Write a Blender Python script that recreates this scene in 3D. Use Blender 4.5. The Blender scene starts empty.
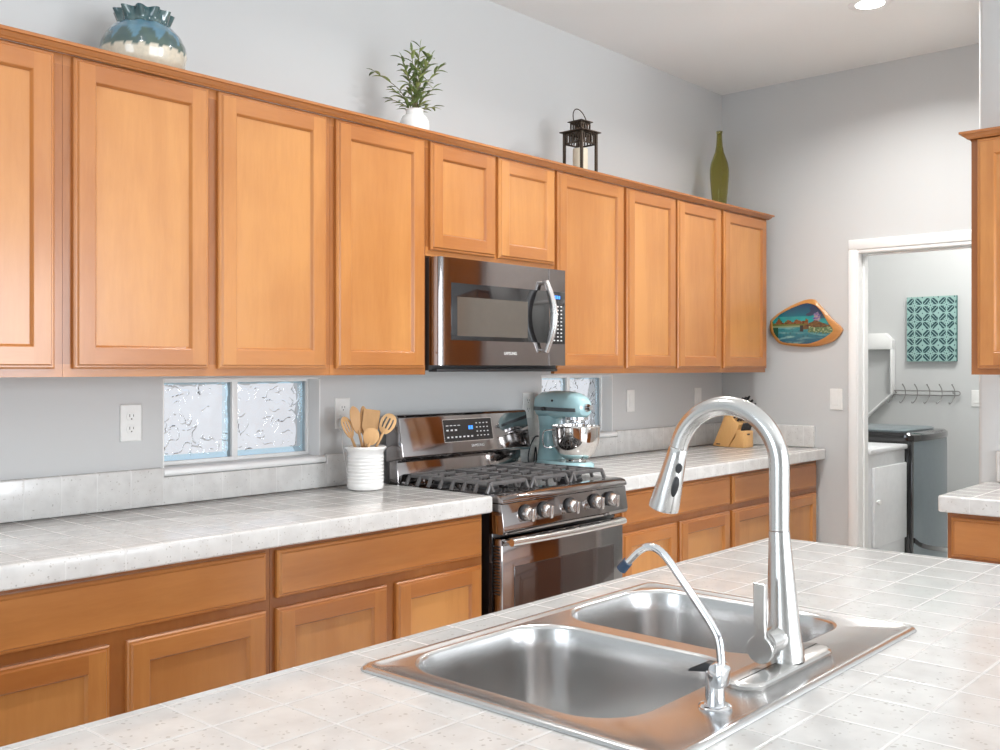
import bpy, bmesh, math, random
from mathutils import Vector, Matrix, noise
PI = math.pi
random.seed(7)
scene = bpy.context.scene
COL = scene.collection

# ------------------------------------------------------------------ camera
cam_data = bpy.data.cameras.new('camera')
cam_data.lens = 36.0
cam_data.sensor_width = 36.0
cam_data.shift_y = -0.007
cam_data.clip_start = 0.02
cam = bpy.data.objects.new('camera', cam_data)
COL.objects.link(cam)
cam.location = (0, 0, 1.36)
cam.rotation_euler = (PI/2, 0, -(PI/2 - math.radians(41.7)))
scene.camera = cam

# ------------------------------------------------------------------ view, world, lights
vs = scene.view_settings
vs.view_transform = 'Standard'
vs.look = 'None'
vs.exposure = -0.03
vs.gamma = 1.0
vs.use_curve_mapping = False
world = bpy.data.worlds.new('world')
scene.world = world
world.use_nodes = True
wn = world.node_tree
wbg = wn.nodes['Background']
tc = wn.nodes.new('ShaderNodeTexCoord')
sp = wn.nodes.new('ShaderNodeSeparateXYZ')
rp = wn.nodes.new('ShaderNodeValToRGB')
wn.links.new(tc.outputs['Generated'], sp.inputs[0])
wn.links.new(sp.outputs[2], rp.inputs[0])
rp.color_ramp.elements[0].position = 0.0
rp.color_ramp.elements[0].color = (.84, .84, .88, 1)
rp.color_ramp.elements[1].position = 0.25
rp.color_ramp.elements[1].color = (.86, .90, 1.0, 1)
wn.links.new(rp.outputs[0], wbg.inputs[0])
wbg.inputs[1].default_value = 1.0


def area_light(name, loc, rot, sx, sy, power, color=(1, 1, 1), spread=180):
    l = bpy.data.lights.new(name, 'AREA')
    l.shape = 'RECTANGLE'
    l.size, l.size_y, l.energy, l.color = sx, sy, power, color
    l.spread = math.radians(spread)
    o = bpy.data.objects.new(name, l)
    COL.objects.link(o)
    o.location = loc
    o.rotation_euler = rot
    return o


# area lights added at unseen openings behind the camera, standing in for daylight
area_light('daylight_fill_patio', (1.2, -3.45, 1.12), (PI/2, 0, 0), 2.5, 2.0, 98, (.90, .95, 1))
area_light('daylight_fill_side', (3.4, -3.45, 1.55), (PI/2, 0, 0), 1.1, 1.4, 95, (.90, .95, 1))
area_light('daylight_fill_rear', (-2.95, 0.6, 1.6), (PI/2, 0, -PI/2), 2.1, 1.65, 48, (.80, .91, 1))
CANS = [(4.39, 1.72), (2.6, 1.72), (0.8, 1.72), (4.2, -0.6), (2.4, -0.8), (0.4, -0.8)]
CEIL = 2.97


# ------------------------------------------------------------------ materials
def new_mat(name):
    m = bpy.data.materials.new(name)
    m.use_nodes = True
    nt = m.node_tree
    return m, nt, nt.nodes['Principled BSDF']


class G:
    """tiny node helper"""
    def __init__(s, nt): s.nt = nt

    def n(s, t, **kw):
        nd = s.nt.nodes.new(t)
        for k, v in kw.items(): setattr(nd, k, v)
        return nd

    def put(s, sock, v):
        if isinstance(v, bpy.types.NodeSocket): s.nt.links.new(v, sock)
        else: sock.default_value = v

    def m(s, op, a, b=0.0, c=0.0, clamp=False):
        nd = s.n('ShaderNodeMath', operation=op, use_clamp=clamp)
        s.put(nd.inputs[0], a)
        if len(nd.inputs) > 1: s.put(nd.inputs[1], b)
        if len(nd.inputs) > 2: s.put(nd.inputs[2], c)
        return nd.outputs[0]

    def mix(s, f, a, b):
        nd = s.n('ShaderNodeMix', data_type='RGBA')
        s.put(nd.inputs[0], f); s.put(nd.inputs[6], a); s.put(nd.inputs[7], b)
        return nd.outputs[2]

    def ramp(s, f, stops):
        nd = s.n('ShaderNodeValToRGB')
        s.put(nd.inputs[0], f)
        e = nd.color_ramp.elements
        while len(e) < len(stops): e.new(.5)
        for i, (p, c) in enumerate(stops):
            e[i].position = p
            e[i].color = c if len(c) == 4 else (*c, 1)
        return nd.outputs[0]

    def noise(s, vec, scale, detail=2, rough=.5, dist=0):
        nd = s.n('ShaderNodeTexNoise')
        if vec is not None: s.put(nd.inputs['Vector'], vec)
        nd.inputs['Scale'].default_value = scale
        nd.inputs['Detail'].default_value = detail
        nd.inputs['Roughness'].default_value = rough
        nd.inputs['Distortion'].default_value = dist
        return nd.outputs[0]

    def map(s, vec, sc=(1, 1, 1), loc=(0, 0, 0), rot=(0, 0, 0)):
        nd = s.n('ShaderNodeMapping')
        s.put(nd.inputs[0], vec)
        nd.inputs['Scale'].default_value = sc
        nd.inputs['Location'].default_value = loc
        nd.inputs['Rotation'].default_value = rot
        return nd.outputs[0]

    def bump(s, h, strength, dist=.001):
        nd = s.n('ShaderNodeBump')
        nd.inputs['Strength'].default_value = strength
        nd.inputs['Distance'].default_value = dist
        s.put(nd.inputs['Height'], h)
        return nd.outputs[0]


def simple(name, color, rough=.5, metal=0.0, coat=0.0, noise_amt=.03, noise_scale=30, bump=0, **kw):
    m, nt, b = new_mat(name)
    g = G(nt)
    tcn = g.n('ShaderNodeTexCoord').outputs['Object']
    nz = g.noise(tcn, noise_scale, 3)
    c1 = tuple(max(0, c*(1-noise_amt)) for c in color)
    c2 = tuple(min(1, c*(1+noise_amt)) for c in color)
    nt.links.new(g.ramp(nz, [(.3, c1), (.7, c2)]), b.inputs['Base Color'])
    b.inputs['Roughness'].default_value = rough
    b.inputs['Metallic'].default_value = metal
    b.inputs['Coat Weight'].default_value = coat
    b.inputs['Coat Roughness'].default_value = .08
    if bump:
        nt.links.new(g.bump(nz, bump), b.inputs['Normal'])
    for k, v in kw.items():
        b.inputs[k.replace('_', ' ')].default_value = v
    return m


def wood(name, axis, light, dark, rough=.3, coat=.35):
    """axis: grain direction 'z', 'x' or 'y'"""
    m, nt, b = new_mat(name)
    g = G(nt)
    t = g.n('ShaderNodeTexCoord').outputs['Object']
    oi = g.n('ShaderNodeObjectInfo').outputs['Random']
    add = g.n('ShaderNodeVectorMath', operation='ADD')
    cmb = g.n('ShaderNodeCombineXYZ')
    for i in range(3): g.put(cmb.inputs[i], g.m('MULTIPLY', oi, 9.0 + 5*i))
    g.put(add.inputs[0], t); g.put(add.inputs[1], cmb.outputs[0])
    s = {'z': (1, 1, .13), 'x': (.13, 1, 1), 'y': (1, .13, 1)}[axis]
    v = g.map(add.outputs[0], s)
    broad = g.noise(v, 5, 3, .55, .4)
    fine = g.noise(v, 70, 4, .65, .2)
    blotch = g.noise(add.outputs[0], 3.2, 2)
    f = g.m('ADD', g.m('MULTIPLY', broad, .55), g.m('ADD', g.m('MULTIPLY', fine, .17), g.m('MULTIPLY', blotch, .28)))
    f = g.m('ADD', f, g.m('MULTIPLY', g.m('SUBTRACT', oi, .5), .12))
    c = g.ramp(f, [(.38, dark), (.51, tuple((a+b_)/2 for a, b_ in zip(dark, light))), (.61, light)])
    nt.links.new(c, b.inputs['Base Color'])
    b.inputs['Roughness'].default_value = rough
    b.inputs['Coat Weight'].default_value = coat
    b.inputs['Coat Roughness'].default_value = .18
    nt.links.new(g.bump(fine, .08, .0006), b.inputs['Normal'])
    return m


WL, WD = (.56, .237, .064), (.415, .148, .034)
wood_v = wood('maple_wood_vertical', 'z', WL, WD)
wood_x = wood('maple_wood_horizontal', 'x', (.515, .205, .056), (.38, .130, .030))
wood_y = wood('maple_wood_horizontal_end', 'y', (.515, .205, .056), (.38, .130, .030))
wood_frame = wood('maple_wood_face_frame', 'z', (.41, .150, .038), (.29, .095, .021))
wood_panel = wood('maple_wood_panel', 'z', (.585, .262, .076), (.455, .178, .046))
utensil_wood = wood('beech_utensil_wood', 'z', (.80, .50, .24), (.62, .33, .13), .5, 0)
bamboo = wood('bamboo_block_wood', 'z', (.80, .47, .19), (.62, .32, .10), .4, .2)
liveedge = wood('live_edge_wood', 'y', (.72, .36, .10), (.45, .18, .04), .3, .5)


def paint(name, color, rough=.6):
    m, nt, b = new_mat(name)
    g = G(nt)
    p = g.n('ShaderNodeNewGeometry').outputs['Position']
    nt.links.new(g.ramp(g.noise(p, 1.2, 2), [(.3, tuple(c*.985 for c in color)), (.7, color)]), b.inputs['Base Color'])
    nt.links.new(g.bump(g.noise(p, 160, 2), .06, .001), b.inputs['Normal'])
    b.inputs['Roughness'].default_value = rough
    return m


wall_paint = paint('light_grey_wall_paint', (.60, .607, .605))
floor_wood = paint('pale_floor_tile', (.72, .725, .71), .45)
ceiling_paint = paint('white_ceiling_paint', (.84, .845, .835), .8)
white_paint = paint('white_trim_paint', (.86, .86, .85), .35)


def tile(name, sx, ox, sy, oy, seam=.149, seam_o=0.0, trim_y=None):
    """glazed off-white counter tile: joints every sx, sy on top, every seam on the faces"""
    m, nt, b = new_mat(name)
    g = G(nt)
    geo = g.n('ShaderNodeNewGeometry')
    sep = g.n('ShaderNodeSeparateXYZ'); nt.links.new(geo.outputs['Position'], sep.inputs[0])
    nor = g.n('ShaderNodeSeparateXYZ'); nt.links.new(geo.outputs['True Normal'], nor.inputs[0])
    X, Y, Z = sep.outputs

    def line(c, s, o, w=.0023):
        f = g.m('FRACT', g.m('DIVIDE', g.m('SUBTRACT', c, o), s))
        d = g.m('MULTIPLY', g.m('MINIMUM', f, g.m('SUBTRACT', 1.0, f)), s)
        return g.m('SUBTRACT', 1.0, g.m('DIVIDE', g.m('SUBTRACT', d, w*.5), w), clamp=True)
    up = g.m('GREATER_THAN', nor.outputs[2], .7)
    notup = g.m('SUBTRACT', 1.0, up)
    fx = g.m('MULTIPLY', g.m('GREATER_THAN', g.m('ABSOLUTE', nor.outputs[0]), .72), notup)
    fy = g.m('MULTIPLY', g.m('SUBTRACT', 1.0, fx), notup)
    top = g.m('MULTIPLY', up, g.m('MAXIMUM', line(X, sx, ox), line(Y, sy, oy)))
    face = g.m('MAXIMUM', g.m('MULTIPLY', fy, line(X, seam, seam_o, .002)), g.m('MULTIPLY', fx, line(Y, seam, seam_o, .002)))
    gr = g.m('MAXIMUM', top, face)
    vor = g.n('ShaderNodeTexVoronoi')
    pn = g.n('ShaderNodeVectorMath', operation='ADD')
    wob = g.n('ShaderNodeTexNoise'); wob.inputs['Scale'].default_value = 60; nt.links.new(geo.outputs['Position'], wob.inputs['Vector'])
    sc = g.n('ShaderNodeVectorMath', operation='SCALE'); nt.links.new(wob.outputs['Color'], sc.inputs[0]); sc.inputs['Scale'].default_value = .012
    nt.links.new(geo.outputs['Position'], pn.inputs[0]); nt.links.new(sc.outputs[0], pn.inputs[1])
    nt.links.new(pn.outputs[0], vor.inputs['Vector']); vor.inputs['Scale'].default_value = 105
    keep = g.m('GREATER_THAN', g.n('ShaderNodeSeparateColor').outputs[0], .5)
    sc2 = nt.nodes[-1] if False else None
    sepc = g.n('ShaderNodeSeparateColor'); nt.links.new(vor.outputs['Color'], sepc.inputs[0])
    rad = g.m('MULTIPLY', g.m('GREATER_THAN', sepc.outputs[0], .40), g.m('ADD', .10, g.m('MULTIPLY', sepc.outputs[1], .20)))
    spot = g.m('LESS_THAN', vor.outputs['Distance'], rad)
    cloud = g.noise(geo.outputs['Position'], 22, 3)
    base = g.ramp(cloud, [(.35, (.625, .612, .595)), (.65, (.71, .70, .68))])
    spc = g.mix(sepc.outputs[2], (.36, .345, .32, 1), (.58, .545, .50, 1))
    c = g.mix(g.m('MULTIPLY', spot, .75), base, spc)
    c = g.mix(g.m('MULTIPLY', gr, .5), c, (.735, .725, .71, 1))
    nt.links.new(c, b.inputs['Base Color'])
    nt.links.new(g.m('ADD', .17, g.m('MULTIPLY', gr, .15)), b.inputs['Roughness'])
    h = g.m('ADD', g.m('MULTIPLY', gr, -.4), g.m('MULTIPLY', g.noise(geo.outputs['Position'], 14, 2), .6))
    nt.links.new(g.bump(h, .55, .0016), b.inputs['Normal'])
    return m


tile_run = tile('speckled_white_tile', .107, .03, .107, 2.345, .149, 1.066 - .149*8)
tile_island = tile('speckled_white_island_tile', .107, .682, .107, .005+.862-.107*8, .149, .05)
tile_splash = tile('speckled_white_backsplash_tile', .109, 1.451-.109*12, 5.0, .01, .109, 1.451-.109*14)

stainless = simple('brushed_stainless_steel', (.62, .60, .575), .24, 1.0, 0, .04, 60)


def brushed(name, color, r0, r1, sc):
    m, nt, b = new_mat(name)
    g = G(nt)
    t = g.n('ShaderNodeTexCoord').outputs['Object']
    nz = g.noise(g.map(t, sc), 40, 4, .6)
    nt.links.new(g.ramp(nz, [(.3, tuple(c*.93 for c in color)), (.7, color)]), b.inputs['Base Color'])
    nt.links.new(g.m('ADD', r0, g.m('MULTIPLY', nz, r1)), b.inputs['Roughness'])
    b.inputs['Metallic'].default_value = 1
    return m


sink_steel = simple('sink_brushed_steel', (.66, .655, .65), .25, 1.0, 0, .01, 3)
faucet_steel = simple('faucet_brushed_nickel', (.66, .65, .635), .24, 1.0, 0, .01, 3)
chrome = simple('polished_chrome', (.80, .81, .83), .06, 1.0)
black_steel = simple('black_stainless', (.31, .285, .28), .07, 1.0, 0, .02, 40)
handle_steel = simple('satin_handle_steel', (.70, .69, .68), .26, 1.0)
black_gloss = simple('gloss_black_glass', (.012, .011, .012), .05, 0, .5)
dark_glass = simple('smoked_oven_glass', (.035, .018, .014), .04, 0, .6)
mesh_glass = simple('microwave_window_glass', (.10, .085, .07), .10, 0, .6)
black_plastic = simple('black_plastic', (.02, .02, .022), .4)
cast_iron = simple('cast_iron', (.16, .155, .155), .36, .35, 0, .1, 90, .1)
white_plastic = simple('white_plastic', (.82, .82, .80), .35)
slot_dark = simple('socket_slot_dark', (.12, .11, .10), .6)
ceramic_white = simple('white_glazed_ceramic', (.84, .83, .81), .15, 0, .4)
aqua_enamel = simple('aqua_enamel', (.44, .68, .72), .15, 0, .6)
mixer_band = simple('mixer_grey_band', (.16, .18, .19), .3, .6)
leaf_green = simple('olive_leaf_green', (.16, .22, .075), .45, 0, 0, .4, 30)
leaf_light = simple('young_leaf_green', (.30, .36, .12), .5, 0, 0, .3, 30)
stem_mat = simple('stem_brown_green', (.20, .17, .07), .6)
bronze = simple('dark_bronze_metal', (.075, .055, .04), .4, .7, 0, .25, 60)
candle_wax = simple('cream_candle_wax', (.78, .70, .55), .5)
slate_grey = simple('slate_grey_washer_metal', (.22, .26, .28), .30, .4)
dryer_white = simple('white_appliance_enamel', (.72, .73, .74), .3)
wire_metal = simple('grey_wire_metal', (.33, .32, .31), .35, .9)
marks_white = simple('printed_white_marks', (.75, .75, .75), .5)


def emit(name, color, s):
    m, nt, b = new_mat(name)
    b.inputs['Base Color'].default_value = (*color, 1)
    b.inputs['Emission Color'].default_value = (*color, 1)
    b.inputs['Emission Strength'].default_value = s
    return m


blue_display = emit('blue_display_digits', (.05, .25, .9), 1.3)
lamp_glow = emit('lit_lamp_lens', (1, .97, .92), 6)


def glass(name, color, rough=0.0, ior=1.45, bump=0, bs=20):
    m, nt, b = new_mat(name)
    b.inputs['Base Color'].default_value = (*color, 1)
    b.inputs['Transmission Weight'].default_value = 1
    b.inputs['Roughness'].default_value = rough
    b.inputs['IOR'].default_value = ior
    g = G(nt)
    if bump:
        t = g.n('ShaderNodeTexCoord').outputs['Object']
        nt.links.new(g.bump(g.noise(t, bs, 2, .5, 1.2), bump, .02), b.inputs['Normal'])
    return m


block_glass = glass('wavy_block_glass', (.93, .96, .98), 0, 1.45)
block_edge = simple('blue_tinted_block_edge', (.58, .76, .84), .35)
block_rim = glass('blue_tinted_rim_glass', (.62, .83, .93), 0, 1.45)
green_glass = glass('olive_bottle_glass', (.66, .62, .30), .02, 1.25)


def attr_mat(name, rough=.3, coat=.5, fleck=0):
    m, nt, b = new_mat(name)
    g = G(nt)
    a = g.n('ShaderNodeAttribute'); a.attribute_name = 'Col'
    c = a.outputs['Color']
    if fleck:
        t = g.n('ShaderNodeTexCoord').outputs['Object']
        c = g.mix(g.m('MULTIPLY', g.noise(t, fleck, 4), .35), c, (.08, .1, .08, 1))
    nt.links.new(c, b.inputs['Base Color'])
    b.inputs['Roughness'].default_value = rough
    b.inputs['Coat Weight'].default_value = coat
    return m


painted = attr_mat('painted_surface', .2, .5)
canvas = attr_mat('printed_canvas', .7, 0)


# ------------------------------------------------------------------ mesh helpers
def merge(bm, tmp, mi=0, mat=None):
    if mat is not None: bmesh.ops.transform(tmp, matrix=mat, verts=tmp.verts)
    for f in tmp.faces: f.material_index = mi
    me = bpy.data.meshes.new('tmp')
    tmp.to_mesh(me); tmp.free()
    bm.from_mesh(me)
    bpy.data.meshes.remove(me)


def box(bm, x0, x1, y0, y1, z0, z1, bevel=0, mi=0, mat=None, seg=2):
    t = bmesh.new()
    bmesh.ops.create_cube(t, size=1)
    for v in t.verts:
        v.co = Vector(((x0+x1)/2 + v.co.x*(x1-x0), (y0+y1)/2 + v.co.y*(y1-y0), (z0+z1)/2 + v.co.z*(z1-z0)))
    if bevel:
        bmesh.ops.bevel(t, geom=t.edges[:], offset=bevel, segments=seg, affect='EDGES', profile=.5)
    merge(bm, t, mi, mat)


def loft(bm, loops, cap0=True, cap1=True, closed=True, mi=0, wrap=False):
    rows = [[bm.verts.new(p) for p in lp] for lp in loops]
    n = len(rows[0])
    rng = range(n if closed else n-1)
    R = len(rows)
    for i in range(R if wrap else R-1):
        a, b = rows[i], rows[(i+1) % R]
        for j in rng:
            f = bm.faces.new((a[j], a[(j+1) % n], b[(j+1) % n], b[j])); f.material_index = mi
    if cap0:
        f = bm.faces.new(rows[0][::-1]); f.material_index = mi
    if cap1:
        f = bm.faces.new(rows[-1]); f.material_index = mi
    return rows


def lathe(bm, prof, c=(0, 0, 0), n=32, mi=0, mat=None, rfun=None):
    t = bmesh.new()
    loops = []
    for k, (r, z) in enumerate(prof):
        r = max(r, .0002)
        loops.append([(c[0]+(rfun(r, 2*PI*j/n, k, z) if rfun else r)*math.cos(2*PI*j/n),
                       c[1]+(rfun(r, 2*PI*j/n, k, z) if rfun else r)*math.sin(2*PI*j/n), c[2]+z) for j in range(n)])
    loft(t, loops)
    merge(bm, t, mi, mat)


def tube(bm, pts, r, n=12, mi=0, mat=None, flat=1.0):
    """sweep along pts; r number or list"""
    t = bmesh.new()
    P = [Vector(p) for p in pts]
    rs = r if isinstance(r, (list, tuple)) else [r]*len(P)
    tang = []
    for i in range(len(P)):
        a = P[max(0, i-1)]; b = P[min(len(P)-1, i+1)]
        tang.append((b-a).normalized())
    up = Vector((0, 0, 1)) if abs(tang[0].z) < .9 else Vector((1, 0, 0))
    s = tang[0].cross(up).normalized()
    loops = []
    for i, p in enumerate(P):
        s = (s - tang[i]*s.dot(tang[i])).normalized()
        u = tang[i].cross(s)
        loops.append([p + s*(rs[i]*math.cos(2*PI*j/n)) + u*(rs[i]*flat*math.sin(2*PI*j/n)) for j in range(n)])
    loft(t, loops)
    merge(bm, t, mi, mat)


def smooth_path(pts, k=6):
    """Catmull-Rom"""
    P = [Vector(p) for p in pts]
    out = []
    for i in range(len(P)-1):
        p0 = P[max(0, i-1)]; p1 = P[i]; p2 = P[i+1]; p3 = P[min(len(P)-1, i+2)]
        for j in range(k):
            t = j/k
            out.append(.5*((2*p1)+(p2-p0)*t+(2*p0-5*p1+4*p2-p3)*t*t+(3*p1-p0-3*p2+p3)*t**3))
    out.append(P[-1])
    return out


def prism(bm, poly, axis, a, b, bevel=0, mi=0, mat=None):
    """poly of 2-D points; axis x: (y,z), axis y: (x,z), axis z: (x,y)"""
    t = bmesh.new()

    def p3(p, d):
        return {'x': (d, p[0], p[1]), 'y': (p[0], d, p[1]), 'z': (p[0], p[1], d)}[axis]
    loft(t, [[p3(p, a) for p in poly], [p3(p, b) for p in poly]])
    bmesh.ops.recalc_face_normals(t, faces=t.faces[:])
    if bevel: bmesh.ops.bevel(t, geom=t.edges[:], offset=bevel, segments=2, affect='EDGES', profile=.5)
    merge(bm, t, mi, mat)


def rrect(x0, x1, y0, y1, r, z, n=6):
    pts = []
    for cx, cy, a0 in ((x1-r, y1-r, 0), (x0+r, y1-r, PI/2), (x0+r, y0+r, PI), (x1-r, y0+r, 1.5*PI)):
        for i in range(n+1):
            a = a0 + PI/2*i/n
            pts.append((cx+r*math.cos(a), cy+r*math.sin(a), z))
    return pts


def link(name, bm, mats, parent=None, label=None, smooth=True, angle=35, fix=True):
    if fix: bmesh.ops.recalc_face_normals(bm, faces=bm.faces[:])
    me = bpy.data.meshes.new(name)
    bm.to_mesh(me); bm.free()
    if not isinstance(mats, (list, tuple)): mats = [mats]
    for m in mats: me.materials.append(m)
    if smooth:
        me.polygons.foreach_set('use_smooth', [True]*len(me.polygons))
        me.set_sharp_from_angle(angle=math.radians(angle))
    o = bpy.data.objects.new(name, me)
    COL.objects.link(o)
    if parent:
        root = parent
        off = Vector(parent.location)
        while root.parent:
            root = root.parent
            off = off + Vector(root.location)
        if not root.get('local'):
            me.transform(Matrix.Translation(-off))
        o.parent = parent
    else:
        cs = [v.co for v in me.vertices]
        c = Vector(((min(v.x for v in cs)+max(v.x for v in cs))/2, (min(v.y for v in cs)+max(v.y for v in cs))/2, min(v.z for v in cs)))
        me.transform(Matrix.Translation(-c))
        o.location = c
    if label: o['label'] = label
    return o


def tag(o, label, cat, group=None, kind=None):
    o['label'] = label; o['category'] = cat
    if group: o['group'] = group
    if kind: o['kind'] = kind
    return o


LOCALS = []


def thing(name, label, cat, loc, rz=0, group=None, local=False):
    o = bpy.data.objects.new(name, None)
    COL.objects.link(o)
    o.empty_display_size = .1
    o.location = loc
    o.rotation_euler = (0, 0, rz)
    if local:
        o['local'] = 1
        LOCALS.append(o)
    return tag(o, label, cat, group)


def struct(name, bm, mat, parent=None, smooth=False):
    o = link(name, bm, mat, parent, smooth=smooth)
    if not parent: o['kind'] = 'structure'
    return o


def text_bm(body, size, depth=.0004):
    cu = bpy.data.curves.new('t', 'FONT')
    cu.body = body; cu.size = size; cu.extrude = depth
    cu.align_x = 'CENTER'; cu.align_y = 'CENTER'
    ob = bpy.data.objects.new('t', cu)
    COL.objects.link(ob)
    dg = bpy.context.evaluated_depsgraph_get()
    me = bpy.data.meshes.new_from_object(ob.evaluated_get(dg))
    bm = bmesh.new(); bm.from_mesh(me)
    bpy.data.objects.remove(ob); bpy.data.meshes.remove(me); bpy.data.curves.remove(cu)
    return bm


B = bmesh.new

# ------------------------------------------------------------------ room shell
YW = 2.95          # cabinet wall
XE = 5.28          # end wall with the doorway
XR = 4.16          # nearer wall behind the right-hand cabinets
YR = 1.205
W1 = (1.681, 2.3128, 1.028, 1.325)
W2 = (3.600, 4.170, 1.028, 1.325)
XA, XB = -3.05, 7.45

bm = B()      # cabinet wall with two window holes
xs = [XA, W1[0], W1[1], W2[0], W2[1], XB]
for i in range(5):
    if i in (1, 3):
        box(bm, xs[i], xs[i+1], YW, YW+.16, 0, W1[2])
        box(bm, xs[i], xs[i+1], YW, YW+.16, W1[3], CEIL)
    else:
        box(bm, xs[i], xs[i+1], YW, YW+.16, 0, CEIL)
struct('wall_left', bm, wall_paint)
DY0, DY1, DZ = 1.262, 2.140, 1.995
bm = B()
box(bm, XE, XE+.115, DY1, YW, 0, CEIL)
box(bm, XE, XE+.115, DY0, DY1, DZ, CEIL)
box(bm, XE, XE+.115, YR, DY0, 0, CEIL)
struct('wall_far', bm, wall_paint)
bm = B()
box(bm, XR, XR+.12, -3.6, YR-.12, 0, CEIL)
box(bm, XR, XE+.115, YR-.12, YR, 0, CEIL, .018, seg=4)
struct('wall_right', bm, wall_paint, smooth=True)
bm = B()
box(bm, XB-.05, XB+.1, .9, YW, 0, CEIL)
box(bm, XE+.115, XB, .9, 1.02, 0, CEIL)
struct('wall_laundry', bm, wall_paint)
# walls behind the camera, with openings added for the daylight area lights
bm = B()
for a, b, c, d in ((XA, -.1, 0, CEIL), (2.5, 2.8, 0, CEIL), (4.0, XR+.12, 0, CEIL)):
    box(bm, a, b, -3.6, -3.5, c, d)
box(bm, -.1, 2.5, -3.6, -3.5, 2.3, CEIL)
box(bm, 2.8, 4.0, -3.6, -3.5, 0, .8)
box(bm, 2.8, 4.0, -3.6, -3.5, 2.3, CEIL)
struct('wall_back', bm, wall_paint)
bm = B()
box(bm, XA-.1, XA, -3.6, -.5, 0, CEIL)
box(bm, XA-.1, XA, 1.7, YW, 0, CEIL)
box(bm, XA-.1, XA, -.5, 1.7, 0, .75)
box(bm, XA-.1, XA, -.5, 1.7, 2.45, CEIL)
struct('wall_rear', bm, wall_paint)
bm = B(); box(bm, XA-.1, XB+.1, -3.6, YW+.16, CEIL, CEIL+.1); struct('ceiling', bm, ceiling_paint)
bm = B(); box(bm, XA-.1, XB+.1, -3.6, YW+.16, -.1, 0); struct('floor', bm, floor_wood)

# door casing and jamb of the doorway to the laundry
bm = B()
JY = DY1 - .012
CW = .046
for (y0, y1) in ((DY1-.006, DY1-.006+CW), (DY0-.050, DY0-.004)):
    box(bm, XE-.018, XE-.0005, y0, y1, 0, DZ-.002, .003)
box(bm, XE-.018, XE-.0005, DY0-.050, DY1-.006+CW, DZ-.0015, DZ+.052, .003)
box(bm, XE-.013, XE+.128, JY, DY1-.0065, 0, DZ-.002, .002)
box(bm, XE-.013, XE+.128, DY0-.003, DY0+.012, 0, DZ-.002, .002)
box(bm, XE-.013, XE+.128, DY0+.0125, JY-.0005, DZ-.020, DZ-.002, .002)
box(bm, XE+.045, XE+.058, JY-.012, JY-.0005, 0, DZ-.021, .002)
box(bm, XE+.045, XE+.058, DY0+.0125, JY-.0125, DZ-.032, DZ-.0205, .002)
struct('trim_1', bm, white_paint, smooth=True)
bm = B()
box(bm, XE+.115, XB-.05, YW-.012, YW, 0, .09, .003)
box(bm, XB-.062, XB-.05, 1.02, YW, 0, .09, .003)
struct('baseboard_laundry', bm, white_paint, smooth=True)


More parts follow.
